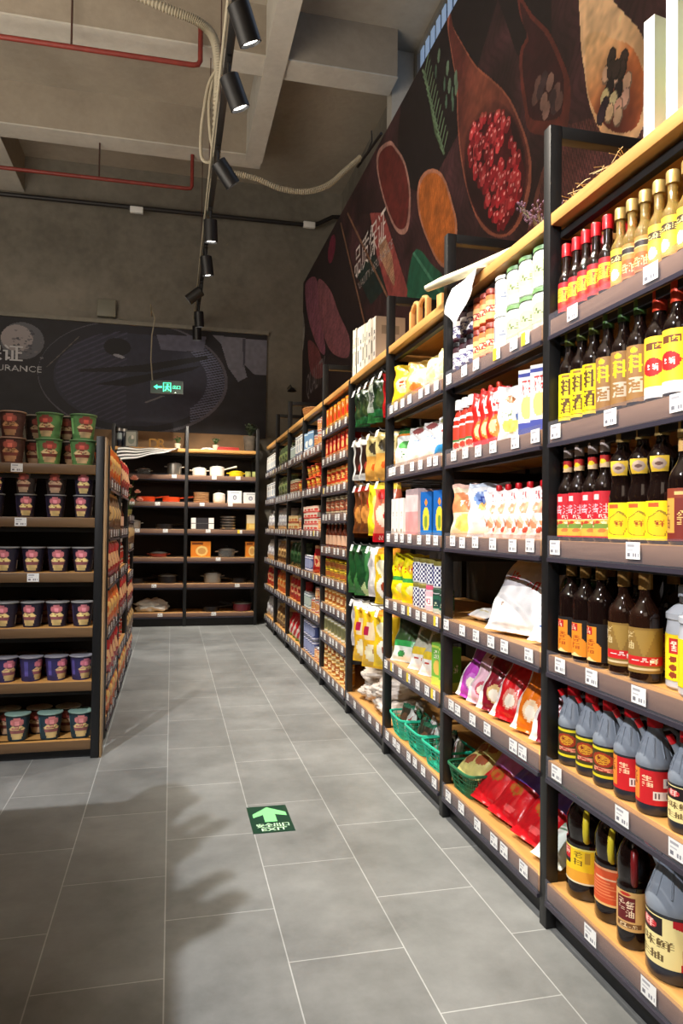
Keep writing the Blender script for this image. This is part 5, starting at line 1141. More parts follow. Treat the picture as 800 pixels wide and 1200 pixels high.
L_(3,'tub_dark','dark red noodle tub in the back row',[-.70,-.58,-.46],y=YE+.185)
L_(4,'tub_navy2','blue noodle tub in the front row',C4,sc=1.0,rz=40)
L_(4,'tub_dark','dark red noodle tub in the back row',[-.66,-.55,-.44],y=YE+.185)
L_(5,'tub_teal','teal noodle tub in the front row',[-.82,-.675,-.535,-.40],sc=1.05,rz=15)
L_(5,'tub_black','dark noodle tub in the back row',[-.74,-.60,-.47],y=YE+.182)
# ---- aisle-facing low racks (front towards +x)
def G_(yA, levels, lvl, key, desc, n, name, tilt=-8, L=.76, rz=62, dz=0):
    pts = []
    for q in range(n): pts.append((-.31+(-.026 if key.startswith('b_') else -.02-K[key].depth), yA+.045+(L-.09)*(q+.5)/n, levels[lvl]+dz, rz+rnd.uniform(-6,6), tilt, 0, 1))
    put(key, desc, f"{shelfname(levels, lvl)} shelf, {name}", pts, f"goods on the {shelfname(levels, lvl)} shelf of the {name}")
for (y0, lv, nm, rows) in [(YE+.29, LVG, 'low aisle rack', [('b_og','orange snack bag'),('b_br','brown snack bag'),('b_rd','red snack bag'),('b_og','orange snack bag'),('b_rd','red snack bag'),('b_og','orange snack bag')]),
                           (YE+1.15, LVG, 'second aisle rack', [('b_rd','red snack bag'),('bot_s','brown sauce bottle'),('ketchup','red ketchup bottle'),('b_rd','red snack bag'),('ketchup','red ketchup bottle'),('b_og','orange snack bag')]),
                           (YE+2.0, LVH, 'farthest aisle rack', [('b_br','brown snack bag'),('ketchup','red ketchup bottle'),('b_rd','red snack bag'),('b_br','brown snack bag'),('b_rd','red snack bag')])]:
    for i, (k, d) in enumerate(rows):
        l_ = i if nm != 'farthest aisle rack' else i+1
        G_(y0, lv, l_, k, d, 4, nm, tilt=-8 if k.startswith('b_') else 0)
# ================================================================== COOKWARE ON THE BACK RACKS
STEEL = mat('brushed_steel', rgb(176,172,166), .28, metal=.9, noise=.1)
DARKM = mat('dark_nonstick', rgb(34,32,34), .35, metal=.3)
CERW = mat('white_ceramic', rgb(236,232,224), .2, coat=.4)
CERY = mat('yellow_enamel', rgb(236,206,30), .25, coat=.4)
CERO = mat('orange_red_enamel', rgb(206,70,30), .25, coat=.4)
CERG = mat('pale_green_ceramic', rgb(176,186,120), .3)
WINE = mat('wine_enamel', rgb(96,34,48), .25, coat=.4)
def pot(key, kind, r, h, m, lidm, side=True, long=False, lid=True, knob=None, cat='pot'):
    body = lathe('body', [(0,0),(r*.9,0),(r*.97,.006),(r,h*.5),(r,h),(r*.97,h),(r*.94,h*.9),(0,.01)] if not lid else [(0,0),(r*.9,0),(r*.98,.006),(r,h*.5),(r,h),(0,h)], m)
    parts = [('body', body)]
    if lid:
        parts.append(('lid', lathe('lid', [(0,h+.0008),(r*1.02,h+.0008),(r*1.02,h+.005),(r*.7,h+.016),(r*.2,h+.022),(0,h+.023)], lidm), None, [('knob', lathe('knob', [(0,h+.022),(.005,h+.022),(.005,h+.03),(.012,h+.034),(.012,h+.040),(0,h+.043)], knob or DARKM, 14))]))
    if side:
        for sg in (-1, 1): parts.append(('handle', MB().tube([(sg*r*.97,-.025,h*.78),(sg*(r+.028),-.02,h*.82),(sg*(r+.028),.02,h*.82),(sg*r*.97,.025,h*.78)], .0055, 8).build('handle', m, 60)))
    if long: parts.append(('handle', MB().tube([(r*.95,0,h*.8),(r+.05,-.01,h*.95),(r+.14,-.02,h*1.15)], [.008,.009,.011], 8).build('handle', DARKM if long is True else long, 60)))
    K[key] = Proto(kind, cat, parts, depth=r)
pot('p_steel','stock_pot',.075,.115,STEEL,STEEL)
pot('p_white','casserole',.075,.075,CERW,CERW)
pot('p_white2','sauce_pot',.08,.095,CERW,CERW,side=False,long=CERW)
pot('p_yel','casserole',.078,.05,CERY,CERY,lid=True)
pot('p_orange','frying_pan',.095,.055,CERO,CERO,side=False,long=CERO,lid=False,cat='pan')
pot('p_dark','frying_pan',.09,.055,DARKM,DARKM,side=False,long=True,lid=False,cat='pan')
pot('p_lid','lidded_pan',.105,.075,DARKM,STEEL,side=False,long=True,cat='pan')
pot('p_red','shallow_pan',.09,.04,mat('dull_red_enamel', rgb(120,44,34), .3),STEEL,side=True,cat='pan')
pot('p_grey','casserole',.085,.085,mat('grey_enamel', rgb(126,120,112), .35),mat('grey_enamel_lid', rgb(110,106,100), .35))
pot('p_wine','lidded_pan',.105,.08,WINE,STEEL,side=False,long=True,cat='pan')
pot('p_jar','pumpkin_jar',.055,.075,CERW,CERW,side=False,cat='jar')
pot('p_cup','green_cup',.032,.06,CERG,CERG,side=False,lid=False,cat='cup')
pot('p_glass','glass_pot',.08,.065,GLS,STEEL)
A = Art(30,20,rgb(236,234,228)); A.rect(.2,0,.75,1,rgb(44,42,46)); A.rect(0,0,1,.08,rgb(90,90,90))
K['bx_st'] = Proto('striped_box','box',single=box_art('striped_box',.24,.14,.062,A),depth=.07)
A = Art(36,30,rgb(226,132,40)); A.ell(.55,.4,.3,.32,rgb(236,200,120)); A.ell(.55,.4,.2,.2,rgb(206,150,80)); A.rect(.05,.8,.6,.92,rgb(120,60,20)); A.rect(0,0,1,.08,rgb(236,180,60))
K['bx_or'] = Proto('cookware_box','box',single=box_art('cookware_box',.21,.10,.17,A),depth=.05)
A = Art(24,30,rgb(226,184,90)); A.rect(0,.45,1,1,rgb(214,200,170)); A.rect(.2,.1,.8,.35,rgb(236,206,120))
K['bx_yl'] = Proto('cookware_box','box',single=box_art('cookware_box',.12,.10,.165,A),depth=.05)
A = Art(30,26,rgb(236,238,240)); A.ell(.5,.45,.14,.2,rgb(120,130,150)); A.ell(.5,.45,.08,.12,rgb(206,210,220)); A.rect(.2,.82,.8,.88,rgb(180,184,190))
K['bx_wh'] = Proto('white_appliance_box','box',single=box_art('white_appliance_box',.15,.12,.135,A),depth=.06)
K['bx_wh2'] = Proto('white_appliance_box','box',single=box_art('white_appliance_box',.195,.12,.12,A),depth=.06)
m_ = MB()
for q in range(6): m_.lathe([(0,q*.019+.0005),(.07,q*.019+.0005),(.085,q*.019+.012),(.085,q*.019+.017),(0,q*.019+.017)], 24, c=(.5,.5,.5))
K['plates'] = Proto('plate_stack','plates',single=m_.build('plate_stack', mat('beige_stoneware', rgb(196,160,120), .4, noise=.2, nscale=60)),depth=.085)
m_ = MB()
for q in range(5): m_.lathe([(0,q*.026+.0005),(.05,q*.026+.0005),(.072,q*.026+.010),(.074,q*.026+.023),(.066,q*.026+.0235),(0,q*.026+.022)], 24)
K['bowls'] = Proto('steel_bowl_stack','bowls',single=m_.build('steel_bowl_stack', STEEL),depth=.074)
def B_(lvl, key, desc, xs, y=None, rz=0, sc=1, dz=0, tilt=0, side=None):
    y = y if y is not None else YR+.03+K[key].depth
    if key in K:
        pts = [(x, y, LVB[lvl]+dz, rz, tilt, 0, sc) for x in xs]
        put(key, desc, f"{shelfname(LVB, lvl)} shelf, {side or ('right' if xs[0] > .18 else 'left')} back rack", pts, f"{K[key].kind.replace('_',' ')}s on the {shelfname(LVB, lvl)} shelf of the back rack")
B_(1,'p_glass','glass pot with steel lid',[-.30],sc=.85); B_(1,'p_steel','tall steel stock pot with black knob',[.02])
B_(1,'p_white','white casserole with lid',[.285]); B_(1,'p_white2','white sauce pot with long handle',[.475],rz=-15); B_(1,'p_yel','low yellow casserole',[.685]); B_(1,'p_cup','pale green cup',[.81,.885])
B_(2,'p_orange','orange-red frying pan',[-.27,-.01],rz=8)
B_(2,'plates','stack of beige stoneware plates',[.31]); B_(2,'p_jar','white pumpkin-shaped jar',[.50],sc=1.2); B_(2,'bx_wh','square white appliance box',[.665]); B_(2,'bx_wh2','wide white appliance box',[.838],sc=(.8,1,1))
B_(3,'p_dark','dark frying pan',[-.08],rz=20); B_(3,'p_grey','grey casserole beside the flower',[-.40],sc=.9)
B_(3,'bx_st','black and white striped box, lower',[.325]); B_(3,'bx_st','black and white striped box, upper',[.325],dz=.0635); B_(3,'bowls','stack of steel bowls',[.60],sc=1.15); B_(3,'bx_yl','yellow and cream cookware box',[.86])
B_(4,'p_red','shallow dull red pan with steel lid',[-.13]); B_(4,'p_glass','glass pot with steel lid',[.59],sc=1.15)
B_(4,'bx_or','orange cookware box with pan picture',[.31]); B_(4,'bx_or','narrow orange cookware box by the corner',[.855],sc=(.6,1,1))
B_(5,'p_dark','black frying pan',[-.36],rz=30); B_(5,'p_lid','black pan with shiny steel lid',[-.03],rz=160)
B_(5,'p_grey','grey casserole with lid',[.445],sc=1.1); B_(5,'p_dark','small dark pan with handle',[.73],rz=200,sc=.95)
B_(6,'p_dark','dark frying pan',[.43],rz=10); B_(6,'p_wine','wine-red pan with steel lid',[.77],rz=175)
PLAS = mat('white_plastic_film', rgb(226,228,226), .25, coat=.4, noise=.1)
PLASB = mat('milky_sack', rgb(206,196,186), .45, noise=.14, nscale=12)
K['plasbag'] = Proto('plastic_bag','bag',single=crumple('plastic_bag', .16, .09, .075, PLAS, 4, .3, freq=6),depth=.11)
B_(6,'plasbag','crumpled white plastic bag',[-.20],y=YR+.17)
# top of the back racks
POTW = mat('cream_pot', rgb(226,216,190), .5); LEAFG = mat('leaf_green', rgb(70,110,60), .5, noise=.3); PINKF = mat('pink_petal', rgb(226,150,150), .5, noise=.15); PEACH = mat('peach_petal', rgb(240,180,160), .5, noise=.15)
def plant(kind, potm, leafm, r, h, lh, seed, n=26, spread=.05, flower=None, cat='plant', pot_prof=None):
    rn = random.Random(seed); mb = MB(); fl = MB()
    for i in range(n):
        a = rn.uniform(0, 2*PI); l = lh*rn.uniform(.55,1); s = rn.uniform(.3,1)*spread
        p0 = Vector((0,0,h*.95)); p1 = Vector((math.cos(a)*s*.5, math.sin(a)*s*.5, h+l*.6)); p2 = Vector((math.cos(a)*s, math.sin(a)*s, h+l))
        mb.tube([p0,p1,p2], .0014, 4); w = .011*lh/.07; d = Vector((-math.sin(a), math.cos(a), 0))*w*.5
        for t in (.5,.75,1):
            c = p1.lerp(p2, t); e = c+Vector((math.cos(a+t*4), math.sin(a+t*4), .6))*w*1.3
            mb.add([c, (c+e)/2+d, e, (c+e)/2-d], [(0,1,2,3)])
        if flower and i % 2 == 0:
            for q in range(5):
                b = 2*PI*q/5; fl.add([p2, p2+Vector((math.cos(b)*.006,math.sin(b)*.006,.004))*lh/.07, p2+Vector((math.cos(b+.5)*.012,math.sin(b+.5)*.012,.003))*lh/.07, p2+Vector((math.cos(b+1)*.006,math.sin(b+1)*.006,.004))*lh/.07], [(0,1,2,3)])
    pp = pot_prof or [(0,0),(r*.75,0),(r,h),(r*.9,h),(r*.85,h*.9),(0,h*.9)]
    parts = [('pot', lathe('pot', pp, potm)), ('foliage', mb.build('foliage', leafm, None))]
    if flower: parts.append(('flowers', fl.build('flowers', flower, None)))
    return Proto(kind, cat, parts)
plant('potted_flower', POTW, LEAFG, .035, .06, .075, 2, flower=PINKF).spawn((.05, YR+.1, LVB[0]+.0006), 'small pink-flowered plant in cream pot on top of left back rack', None)
plant('potted_plant', POTW, LEAFG, .035, .06, .07, 3, n=34, flower=mat('white_petal', rgb(220,226,220), .5)).spawn((.455, YR+.1, LVB[0]+.0006), 'small green and white plant in cream pot on right back rack', None)
plant('planter', mat('rough_grey_planter', rgb(84,76,66), .8, noise=.3), mat('dark_leaf', rgb(50,60,38), .6), .075, .17, .13, 5, n=40, spread=.09).spawn((.83, YR+.12, LVB[0]+.0006), 'tall grey planter with dark foliage at the right end of the top', None)
m_ = MB().bbox(-.12,-.05,0,.12,.05,.018,.002).bbox(-.11,-.045,.0182,.115,.045,.036,.002)
o = link('red_book', m_.build('red_book', mat('red_book_cover', rgb(176,56,50), .5)), None, (.585, YR+.08, LVB[0]+.0006), (0,0,R(4))); tag(o, 'red books lying flat beside the green and white plant', 'books')
o = link('white_napkin', crumple('white_napkin', .06, .04, .014, CAPW, 9, .25), None, (.37, YR+.07, LVB[0]+.0004)); tag(o, 'folded white napkin beside the middle post on the back rack', 'napkin')
def letters(s, size, depth, m):
    cu = bpy.data.curves.new('l', 'FONT'); cu.body = s; cu.size = size; cu.extrude = depth; cu.bevel_depth = .001
    o = bpy.data.objects.new('l', cu); COL.objects.link(o); dg = bpy.context.evaluated_depsgraph_get(); me = bpy.data.meshes.new_from_object(o.evaluated_get(dg)); bpy.data.objects.remove(o)
    me.materials.clear(); me.materials.append(m); return me
GOLD = mat('dull_gold', rgb(150,110,54), .35, metal=.6)
for ch, x in (('D', -.26), ('R', -.17)):
    o = link('decorative_letter', letters(ch, .15, .01, GOLD), None, (x, YR+.1, LVB[0]+.0012), (R(90),0,0)); tag(o, f'dull gold letter {ch} standing on top of the left back rack', 'letter')
A = Art(24,24,rgb(70,70,64)); A.rect(.1,.1,.9,.9,rgb(126,124,112)); A.ell(.5,.45,.28,.25,rgb(90,96,84)); A.ell(.6,.6,.12,.12,rgb(170,160,146))
o = link('picture_box', box_art('picture_box', .12, .05, .18, A), None, (-.43, YR+.1, LVB[0]+.0006), (0,0,R(-8))); tag(o, 'grey picture box on top of the left back rack', 'box')
for i, x in enumerate((-.555, -.505)):
    A = Art(24,16,rgb(130,140,140)); A.rect(0,0,1,.2,rgb(40,50,60))
    bx = link('storage_jar', None, None, (x, YR+.1+.03*i, LVB[0]+.0006)); tag(bx, ['tall dark jar with pale label at the left end, back rack','black jar beside the tall dark jar on the back rack'][i], 'jar')
    link('body', lathe('body', [(0,0),(.026,0),(.028,.004),(.028,.17),(0,.17)], mat('black_glass_jar', rgb(30,34,44), .15, coat=.4)), bx); link('lid', lathe('lid', [(0,.1705),(.029,.1705),(.029,.2),(0,.2)], STEEL), bx)
    if i == 0: link('label', label_patch('label', A, .028, .07, .15, 200), bx)
# striped awning on the left back rack
A = Art(60, 30, rgb(30,28,30))
for q in range(4): A.rect(0, q*.25+.06, 1, q*.25+.19, rgb(250,248,244))
def aw(u, v):
    x0, x1 = -.56, .055; x = x0+(x1-x0)*u; w = (1-u)**.85*.42+.02
    return (x, YR+.001-w*(1-v), LVB[0]-.005-.20*(1-u)**.85*(1-v)+.006*math.sin(14*u))
A.a = A.a[::-1].copy()
o = link('striped_awning', grid('striped_awning', A, aw, FILM, None)); tag(o, 'black and white striped awning sloping from the left back rack', 'awning')
# flower pot on the farthest low rack
fp = MB(); pet = MB(); rn = random.Random(8)
heads = [((.0,0,.30), .030), ((-.055,-.02,.165), .024), ((.03,-.05,.19), .022), ((.045,.02,.13), .026), ((-.01,-.05,.12), .02), ((-.03,.03,.235), .02)]
for (p, r) in heads:
    p = Vector((p[0]+.045, p[1], p[2])); r *= 1.15; fp.tube([(0,0,.02), Vector((p.x*.4,p.y*.4,p.z*.6)), p], .002, 5)
    for ring, (rr, nn, zz) in enumerate([(1,7,0),(.7,6,.35),(.4,4,.6)]):
        for q in range(nn):
            b = 2*PI*q/nn+ring; c_, s_ = math.cos(b), math.sin(b); t = Vector((-s_, c_, 0))
            pet.add([p+Vector((0,0,-r*.3)), p+Vector((c_*rr*r*.7, s_*rr*r*.7, zz*r-.2*r))+t*r*.42, p+Vector((c_*rr*r*1.1, s_*rr*r*1.1, (zz+.35)*r)), p+Vector((c_*rr*r*.7, s_*rr*r*.7, zz*r-.2*r))-t*r*.42], [(0,1,2,3)])
for q in range(14):
    a = rn.uniform(0,6.28); z = rn.uniform(.04,.2); l = rn.uniform(.03,.05); p = Vector((math.cos(a)*.012, math.sin(a)*.012, z)); e = p+Vector((math.cos(a)*l, math.sin(a)*l, .02)); t = Vector((-math.sin(a), math.cos(a), 0))*.01
    fp.add([p, (p+e)/2+t, e, (p+e)/2-t], [(0,1,2,3)])
o = link('flower_pot', None, None, (-.345, 6.02, 1.1506)); tag(o, 'peach artificial roses on thin stems in a pot by the aisle', 'flowers')
link('pot', lathe('pot', [(0,0),(.026,0),(.033,.05),(.029,.05),(.026,.03),(0,.03)], CERG), o); link('stems', fp.build('stems', LEAFG, None), o); link('petals', pet.build('petals', PEACH, None), o)

# ================================================================== THINGS ON THE RIGHT RACK TOPS AND LOOSE GOODS
TOPZ = 1.9506
# books on the hook rack
bk = [(.014,.275,.16,rgb(244,240,226)),(.030,.265,.17,rgb(240,236,224)),(.026,.27,.17,rgb(236,226,206)),(.018,.26,.16,rgb(70,66,62)),(.05,.255,.18,rgb(226,222,214)),(.05,.25,.18,rgb(220,216,208)),(.045,.245,.17,rgb(230,222,206)),(.03,.24,.17,rgb(206,196,180)),(.04,.235,.16,rgb(226,220,208)),(.05,.24,.17,rgb(214,206,196)),(.04,.23,.16,rgb(196,186,170)),(.05,.225,.16,rgb(222,214,204))]
y = 4.03
for i, (t, h, w, c) in enumerate(bk):
    A = Art(8, 40, c)
    if i % 2 == 0: A.rect(.3,.2,.7,.5,tuple(v*.45 for v in c)); A.rect(.3,.6,.7,.8,tuple(v*.7 for v in c))
    else: A.text('茶',.2,.6,.8,.7,(.2,.2,.2)); A.text('经',.2,.45,.8,.55,(.2,.2,.2)); A.rect(.2,.1,.8,.2,tuple(v*.6 for v in c))
    B2 = Art(20, 40, tuple(v*.96 for v in c)); B2.rect(.2,.6,.8,.8,tuple(v*.75 for v in c))
    y -= t/2
    o = link('book', box_art('book', t, w, h, A, B2, m=PAPER), None, (1.01+w/2, y, TOPZ), (0,0,R(-90)))
    tag(o, f'pale upright book, {ORD[i]} from left, on top of the bag-hook rack', 'book', 'upright books on top of the bag-hook rack'); y -= t/2+.0035
# wooden arch stand on the third rack
WD = wood('pale_stand_wood', rgb(196,140,80), rgb(226,176,110), 2)
mb = MB().bbox(-.16,-.04,0,.16,.04,.014,.003)
for x in (-.12,-.02,.09): mb.bbox(x-.012,-.012,.014,x+.012,.012,.13,.003)
mb.tube([(-.12,0,.12),(-.10,0,.145),(-.07,0,.155),(-.04,0,.145),(-.02,0,.12)], .011, 8); mb.tube([(-.02,0,.12),(.0,0,.14),(.035,0,.15),(.07,0,.14),(.09,0,.12)], .010, 8)
o = link('wooden_stand', mb.build('wooden_stand', WD), None, (1.07, 3.02, TOPZ), (0,0,R(-90))); tag(o, 'small pale wooden arch stand on top of the third rack', 'stand')
o = link('wooden_block', MB().bbox(-.02,-.02,0,.02,.02,.10,.003).build('wooden_block', WD), None, (1.08, 2.78, TOPZ), (0,0,R(-80))); tag(o, 'upright pale wooden block near the arch stand, third rack top', 'block')
# paper roll and cloth on the second rack
mb = MB().tube([(.962,2.64,2.02),(.972,2.50,2.002),(1.0,2.3,1.9775),(1.06,2.08,1.972),(1.11,1.96,1.972)], [.016,.021,.021,.019,.012], 14, flat=.8)
o = link('paper_roll', mb.build('paper_roll', mat('cream_paper', rgb(236,226,190), .6), 60)); tag(o, 'cream paper roll jutting past the post on the second rack top', 'paper')
def cloth(u, v):
    yy = 2.44-.20*u-.03*math.sin(5*v); f = .012*math.sin(9*u+3*v)
    s = v*.40
    if s < .14: return (1.15-s-.0, yy, 1.9535+.03*max(0, math.sin(PI*s/.14))*(.5+.5*math.sin(7*u))+.001)
    d = s-.14; k = min(d, .025)
    L_ = (1-abs(2*u-.9)*.55)
    return (1.01-k-.004-.5*f*min(1,d*8)-.006, yy+.02*d*8*(.5-u), 1.9535-max(0,(d-.012))*L_*.62)
o = link('white_cloth', grid('white_cloth', Art(20, 30, rgb(244,242,238)), cloth, printed('cloth_white', .8), 60)); tag(o, 'white cloth draped over the front edge of the second rack top', 'cloth')
# dried flowers near the post
mb = MB(); fl = MB(); rn = random.Random(4)
for q in range(60):
    a = rn.uniform(0,6.28); l = rn.uniform(.06,.14); e = Vector((math.cos(a)*l*.6, math.sin(a)*l*.5, l*.7+.01)); mb.tube([(0,0,.008), e*.6+Vector((0,0,.004)), e], .0012, 4)
    for w in range(3):
        c = e+Vector((rn.uniform(-.01,.01), rn.uniform(-.01,.01), rn.uniform(-.01,.01))); fl.lathe([(0,c.z-.005),(.004,c.z),(0,c.z+.006)], 5, c.x, c.y)
o = link('dried_flowers', None, None, (1.07, 1.93, TOPZ)); tag(o, 'bunch of dusky purple dried flowers beside the nearest post', 'flowers')
link('stems', mb.build('stems', mat('dry_stem', rgb(120,110,90), .8), None), o); link('blossoms', fl.build('blossoms', mat('dusky_blossom', rgb(110,80,96), .8, noise=.3), None), o)
def hay(n, seed, sx, sy):
    mb = MB(); rn = random.Random(seed)
    for q in range(n):
        a = rn.uniform(0,6.28); c = Vector((rn.uniform(-sx,sx), rn.uniform(-sy,sy), rn.uniform(.003,.02))); d = Vector((math.cos(a), math.sin(a), rn.uniform(-.1,.3)))*.025; p0 = c-d; p0.z = max(p0.z,.002); mb.tube([p0, c+d*.3+Vector((0,0,.004)), c+d], .001, 3)
    return mb.build('raffia_straw', mat('straw', rgb(206,180,130), .8), None)
o = link('raffia_straw', hay(80, 3, .035, .14), None, (1.04, 1.60, TOPZ-.0018)); tag(o, 'loose raffia straw scattered on the nearest rack top', 'straw', kind='stuff')
# wicker basket on the seventh rack top, yellow packs on the fifth
wk = MB()
for q in range(9): wk.tube([(math.cos(a)*(.09+.004*q), math.sin(a)*(.06+.003*q), .006+q*.011) for a in np.linspace(0, 2*PI, 25)], .006, 6, close=False)
wk.lathe([(0,0),(.085,0),(.085,.004),(0,.004)], 24, sy=.66)
o = link('wicker_basket', wk.build('wicker_basket', mat('wicker', rgb(170,116,62), .6, noise=.3, nscale=80), 60), None, (1.12, 5.78, TOPZ), (0,0,R(-90))); tag(o, 'oval wicker basket on top of the seventh right rack', 'basket')
for i, yy in enumerate((4.68,4.52,4.36,4.20)):
    K['chip_g'].spawn((1.07, yy, TOPZ+.031), f'gold food bag lying on the fifth rack top, {ORD[i]} from left', 'gold bags lying on the fifth rack top', -85, -86, (.9,1,.8))
# baskets on the third rack's bottom shelf
def basket(m, L=.22, D=.15, H=.09):
    mb = MB(); b = .78
    n = 18
    per = []
    def rr(t, k):   # rounded rectangle outline
        a = 2*PI*t; c, s = math.cos(a), math.sin(a); e = .35
        return (L/2*k*abs(c)**e*(1 if c > 0 else -1), D/2*k*abs(s)**e*(1 if s > 0 else -1))
    N = 48
    for z, w, k in ((.003,.0025,b),(.02,.0018,b+.04),(.037,.0018,b+.09),(.054,.0018,b+.13),(.071,.0018,b+.17),(H,.0055,1.0)):
        pts = [(*rr(i/N, k), z) for i in range(N+1)]; mb.tube(pts, w, 5, close=False)
    for i in range(N): 
        p, q = rr(i/N, b), rr(i/N, 1.0); mb.tube([(*p,.003),(*q,H)], .0018, 4)
    bt_ = [(*rr(i/N, b), .001) for i in range(N)]; mb.add(bt_+[(x,y,.003) for x,y,_ in bt_], [tuple(range(N-1,-1,-1)), tuple(range(N,2*N))])
    return mb.build('plastic_basket', m, 60)
TEAL = mat('teal_basket_plastic', rgb(46,186,150), .35, coat=.2); DGR = mat('dark_green_basket', rgb(44,110,74), .4)
bm1, bm2 = basket(TEAL), basket(DGR, .20, .17, .085)
for i, f in enumerate((.18,.50,.82)):
    yy = fr(2, [f])[0]
    o = link('plastic_basket', bm1, None, (1.085, yy, LV[6]+.0006), (0,0,R(-90+(i-1)*3))); tag(o, f'teal mesh basket of packets, {ORD[i]} from left, third rack bottom shelf', 'basket', 'teal mesh baskets on the third rack bottom shelf')
    for j in range(4):
        k = ['bsk_pack','bsk_dark','bsk_dark','bsk_pack'][(i+j) % 4]
        dn = 'white and red snack packet' if k == 'bsk_pack' else 'dark snack packet'
        K[k].spawn((1.055+.022*j, yy+(.05 if j % 2 else -.045)+rnd.uniform(-.01,.01), LV[6]+.012), f'{dn} standing in teal basket, {ORD[i]} basket, {ORD[j]} packet from the front', 'packets in the teal baskets', -90+rnd.uniform(-25,25), rnd.uniform(-14,-4), .84, rnd.uniform(-14,14))
o = link('plastic_basket', bm2, None, (1.10, 2.44, LV[6]+.0006), (0,0,R(-88))); tag(o, 'dark green basket holding a bread bag, second rack bottom shelf', 'basket')
K['loaf'].spawn((1.05, 2.43, LV[6]+.062), 'yellow-brown bread bag lying in the dark green basket', None, -76, -62, .85)
# folded cloth sacks at the foot of the hook rack
for i, (f, dx, dz, s) in enumerate([(.30,.0,0,(1,1,1)),(.70,.0,0,(1,1,.95)),(.30,.01,.080,(.92,.95,.9)),(.68,.0,.078,(.95,.95,1)),(.45,.01,.150,(.95,.9,.75))]):
    me = crumple('cloth_sack', .145, .12, .058, PLASB, 20+i, .16, freq=4.5, sub=5)
    o = link('cloth_sack', me, None, (1.16+dx, fr(3,[f])[0], LV[6]+.0006+dz), (0,0,R(-90+i*20)), s)
    tag(o, f'crumpled pale cloth sack, {["lower left","lower right","middle left","middle right","topmost"][i]} in the pile below the hooks', 'sack', 'pale cloth sacks piled below the hooks')
# ================================================================== CEILING: TRACK, SPOTLIGHTS, PIPES
PIPER = mat('red_pipe', rgb(120,44,36), .5, noise=.15); PIPEK = mat('black_pipe', rgb(34,32,32), .5); RUST = mat('rusty_rod', rgb(70,46,38), .7, noise=.3)
COND = mat('white_conduit', rgb(160,152,132), .6, noise=.08)
TX, TZ = .235, 3.36
mb = MB().bbox(TX-.018, .3, TZ, TX+.018, 8.2, TZ+.035, .002)
o = link('lighting_track', None); tag(o, 'long black lighting track running down the aisle under the ceiling', 'track')
link('rail', mb.build('rail', BLACK), o)
for yy in (1.0, 2.6, 4.2, 5.54, 7.04):
    link('hanger_rod', MB().tube([(TX,yy,TZ+.036),(TX,yy,ZC if yy < 5 else 4.68)], .004, 6).build('hanger_rod', RUST), o)
link('conduit', MB().tube([(TX-.03,2.0,TZ+.05),(TX-.03,8.2,TZ+.05)], .008, 8).build('conduit', COND), o)
head = lathe('head', [(0,0),(.036,0),(.041,-.004),(.041,-.135),(.037,-.137),(.034,-.125),(.030,-.112),(0,-.112)], BLACK, 28)
lensm = mat('lit_lens', rgb(255,250,240), .3, emit=rgb(255,250,240), es=14)
lens = lathe('lens', [(0,-.1125),(.0295,-.1125),(.033,-.125),(.0295,-.127),(0,-.128)], lensm, 24)
brk = MB().bbox(-.012,-.045,-.002,.012,.045,.012,.002).tube([(0,0,0),(0,0,-.078)], .008, 8).build('bracket', BLACK)
#        y,  tilt to +x, tilt toward -y(camera)
HEADS = [(3.0, 24, -16), (3.50, 24, -10), (4.35, 40, -14), (5.20, 3, -8), (5.92, 8, -8), (6.80, -52, -8), (7.48, 4, -8), (8.02, 2, -8)]
LSPOT = []
for i, (y, tx, ty) in enumerate(HEADS):
    r_ = link('track_spotlight', None, None, (TX, y, TZ-.0005)); tag(r_, f'black cylindrical track spotlight, {ORD[i]} from the camera along the track', 'spotlight', 'spotlights on the ceiling track')
    link('bracket', brk, r_, (0,0,-.013))
    h = link('head', head, r_, (0,0,-.078), (R(-ty), R(-tx), 0), (1.2,1.2,1.15))
    link('lens', lens, h)
def spot(name, loc, target, power, size, blend=.5, rad=.03, col=(1,.92,.80)):
    l = bpy.data.lights.new(name, 'SPOT'); l.energy = power; l.spot_size = R(size); l.spot_blend = blend; l.shadow_soft_size = rad; l.color = col
    o = bpy.data.objects.new(name, l); COL.objects.link(o); o.location = loc
    o.rotation_euler = (Vector(target)-Vector(loc)).to_track_quat('-Z', 'Y').to_euler(); return o
def area(name, loc, target, power, sx, sy, col=(1,.95,.88)):
    l = bpy.data.lights.new(name, 'AREA'); l.energy = power; l.shape = 'RECTANGLE'; l.size = sx; l.size_y = sy; l.color = col
    o = bpy.data.objects.new(name, l); COL.objects.link(o); o.location = loc
    o.rotation_euler = (Vector(target)-Vector(loc)).to_track_quat('-Z', 'Y').to_euler(); return o
ZL = 3.08
WARM = (1,.90,.76)
for i, (y, p) in enumerate([(.75,135),(1.55,140),(2.3,142),(2.92,140),(3.6,140),(4.45,145),(5.2,130),(5.92,125),(7.2,90)]):
    spot(f'rack_spot_{i}', (TX+.03, y, ZL), (1.05, y-.12, 1.25), p, 68, .7, .03, WARM)
for i, (y, p, x) in enumerate([(2.9,60,.5),(3.9,110,.35),(5.2,190,.2),(6.4,220,.2),(7.2,220,.3)]):
    spot(f'aisle_spot_{i}', (TX, y, ZL), (x, y+.1, 0), p, 60, .8, .03, (1,.95,.88))
spot('aisle_left_spot', (TX, 4.4, ZL), (-.36, 4.3, .9), 45, 60, .8, .03, WARM)
spot('far_rack_spot_a', (TX, 6.9, ZL), (.62, 7.9, 1.3), 200, 60, .8, .03, WARM)
spot('far_rack_spot_b', (TX, 6.6, ZL), (-.2, 7.9, 1.3), 130, 60, .8, .03, WARM)
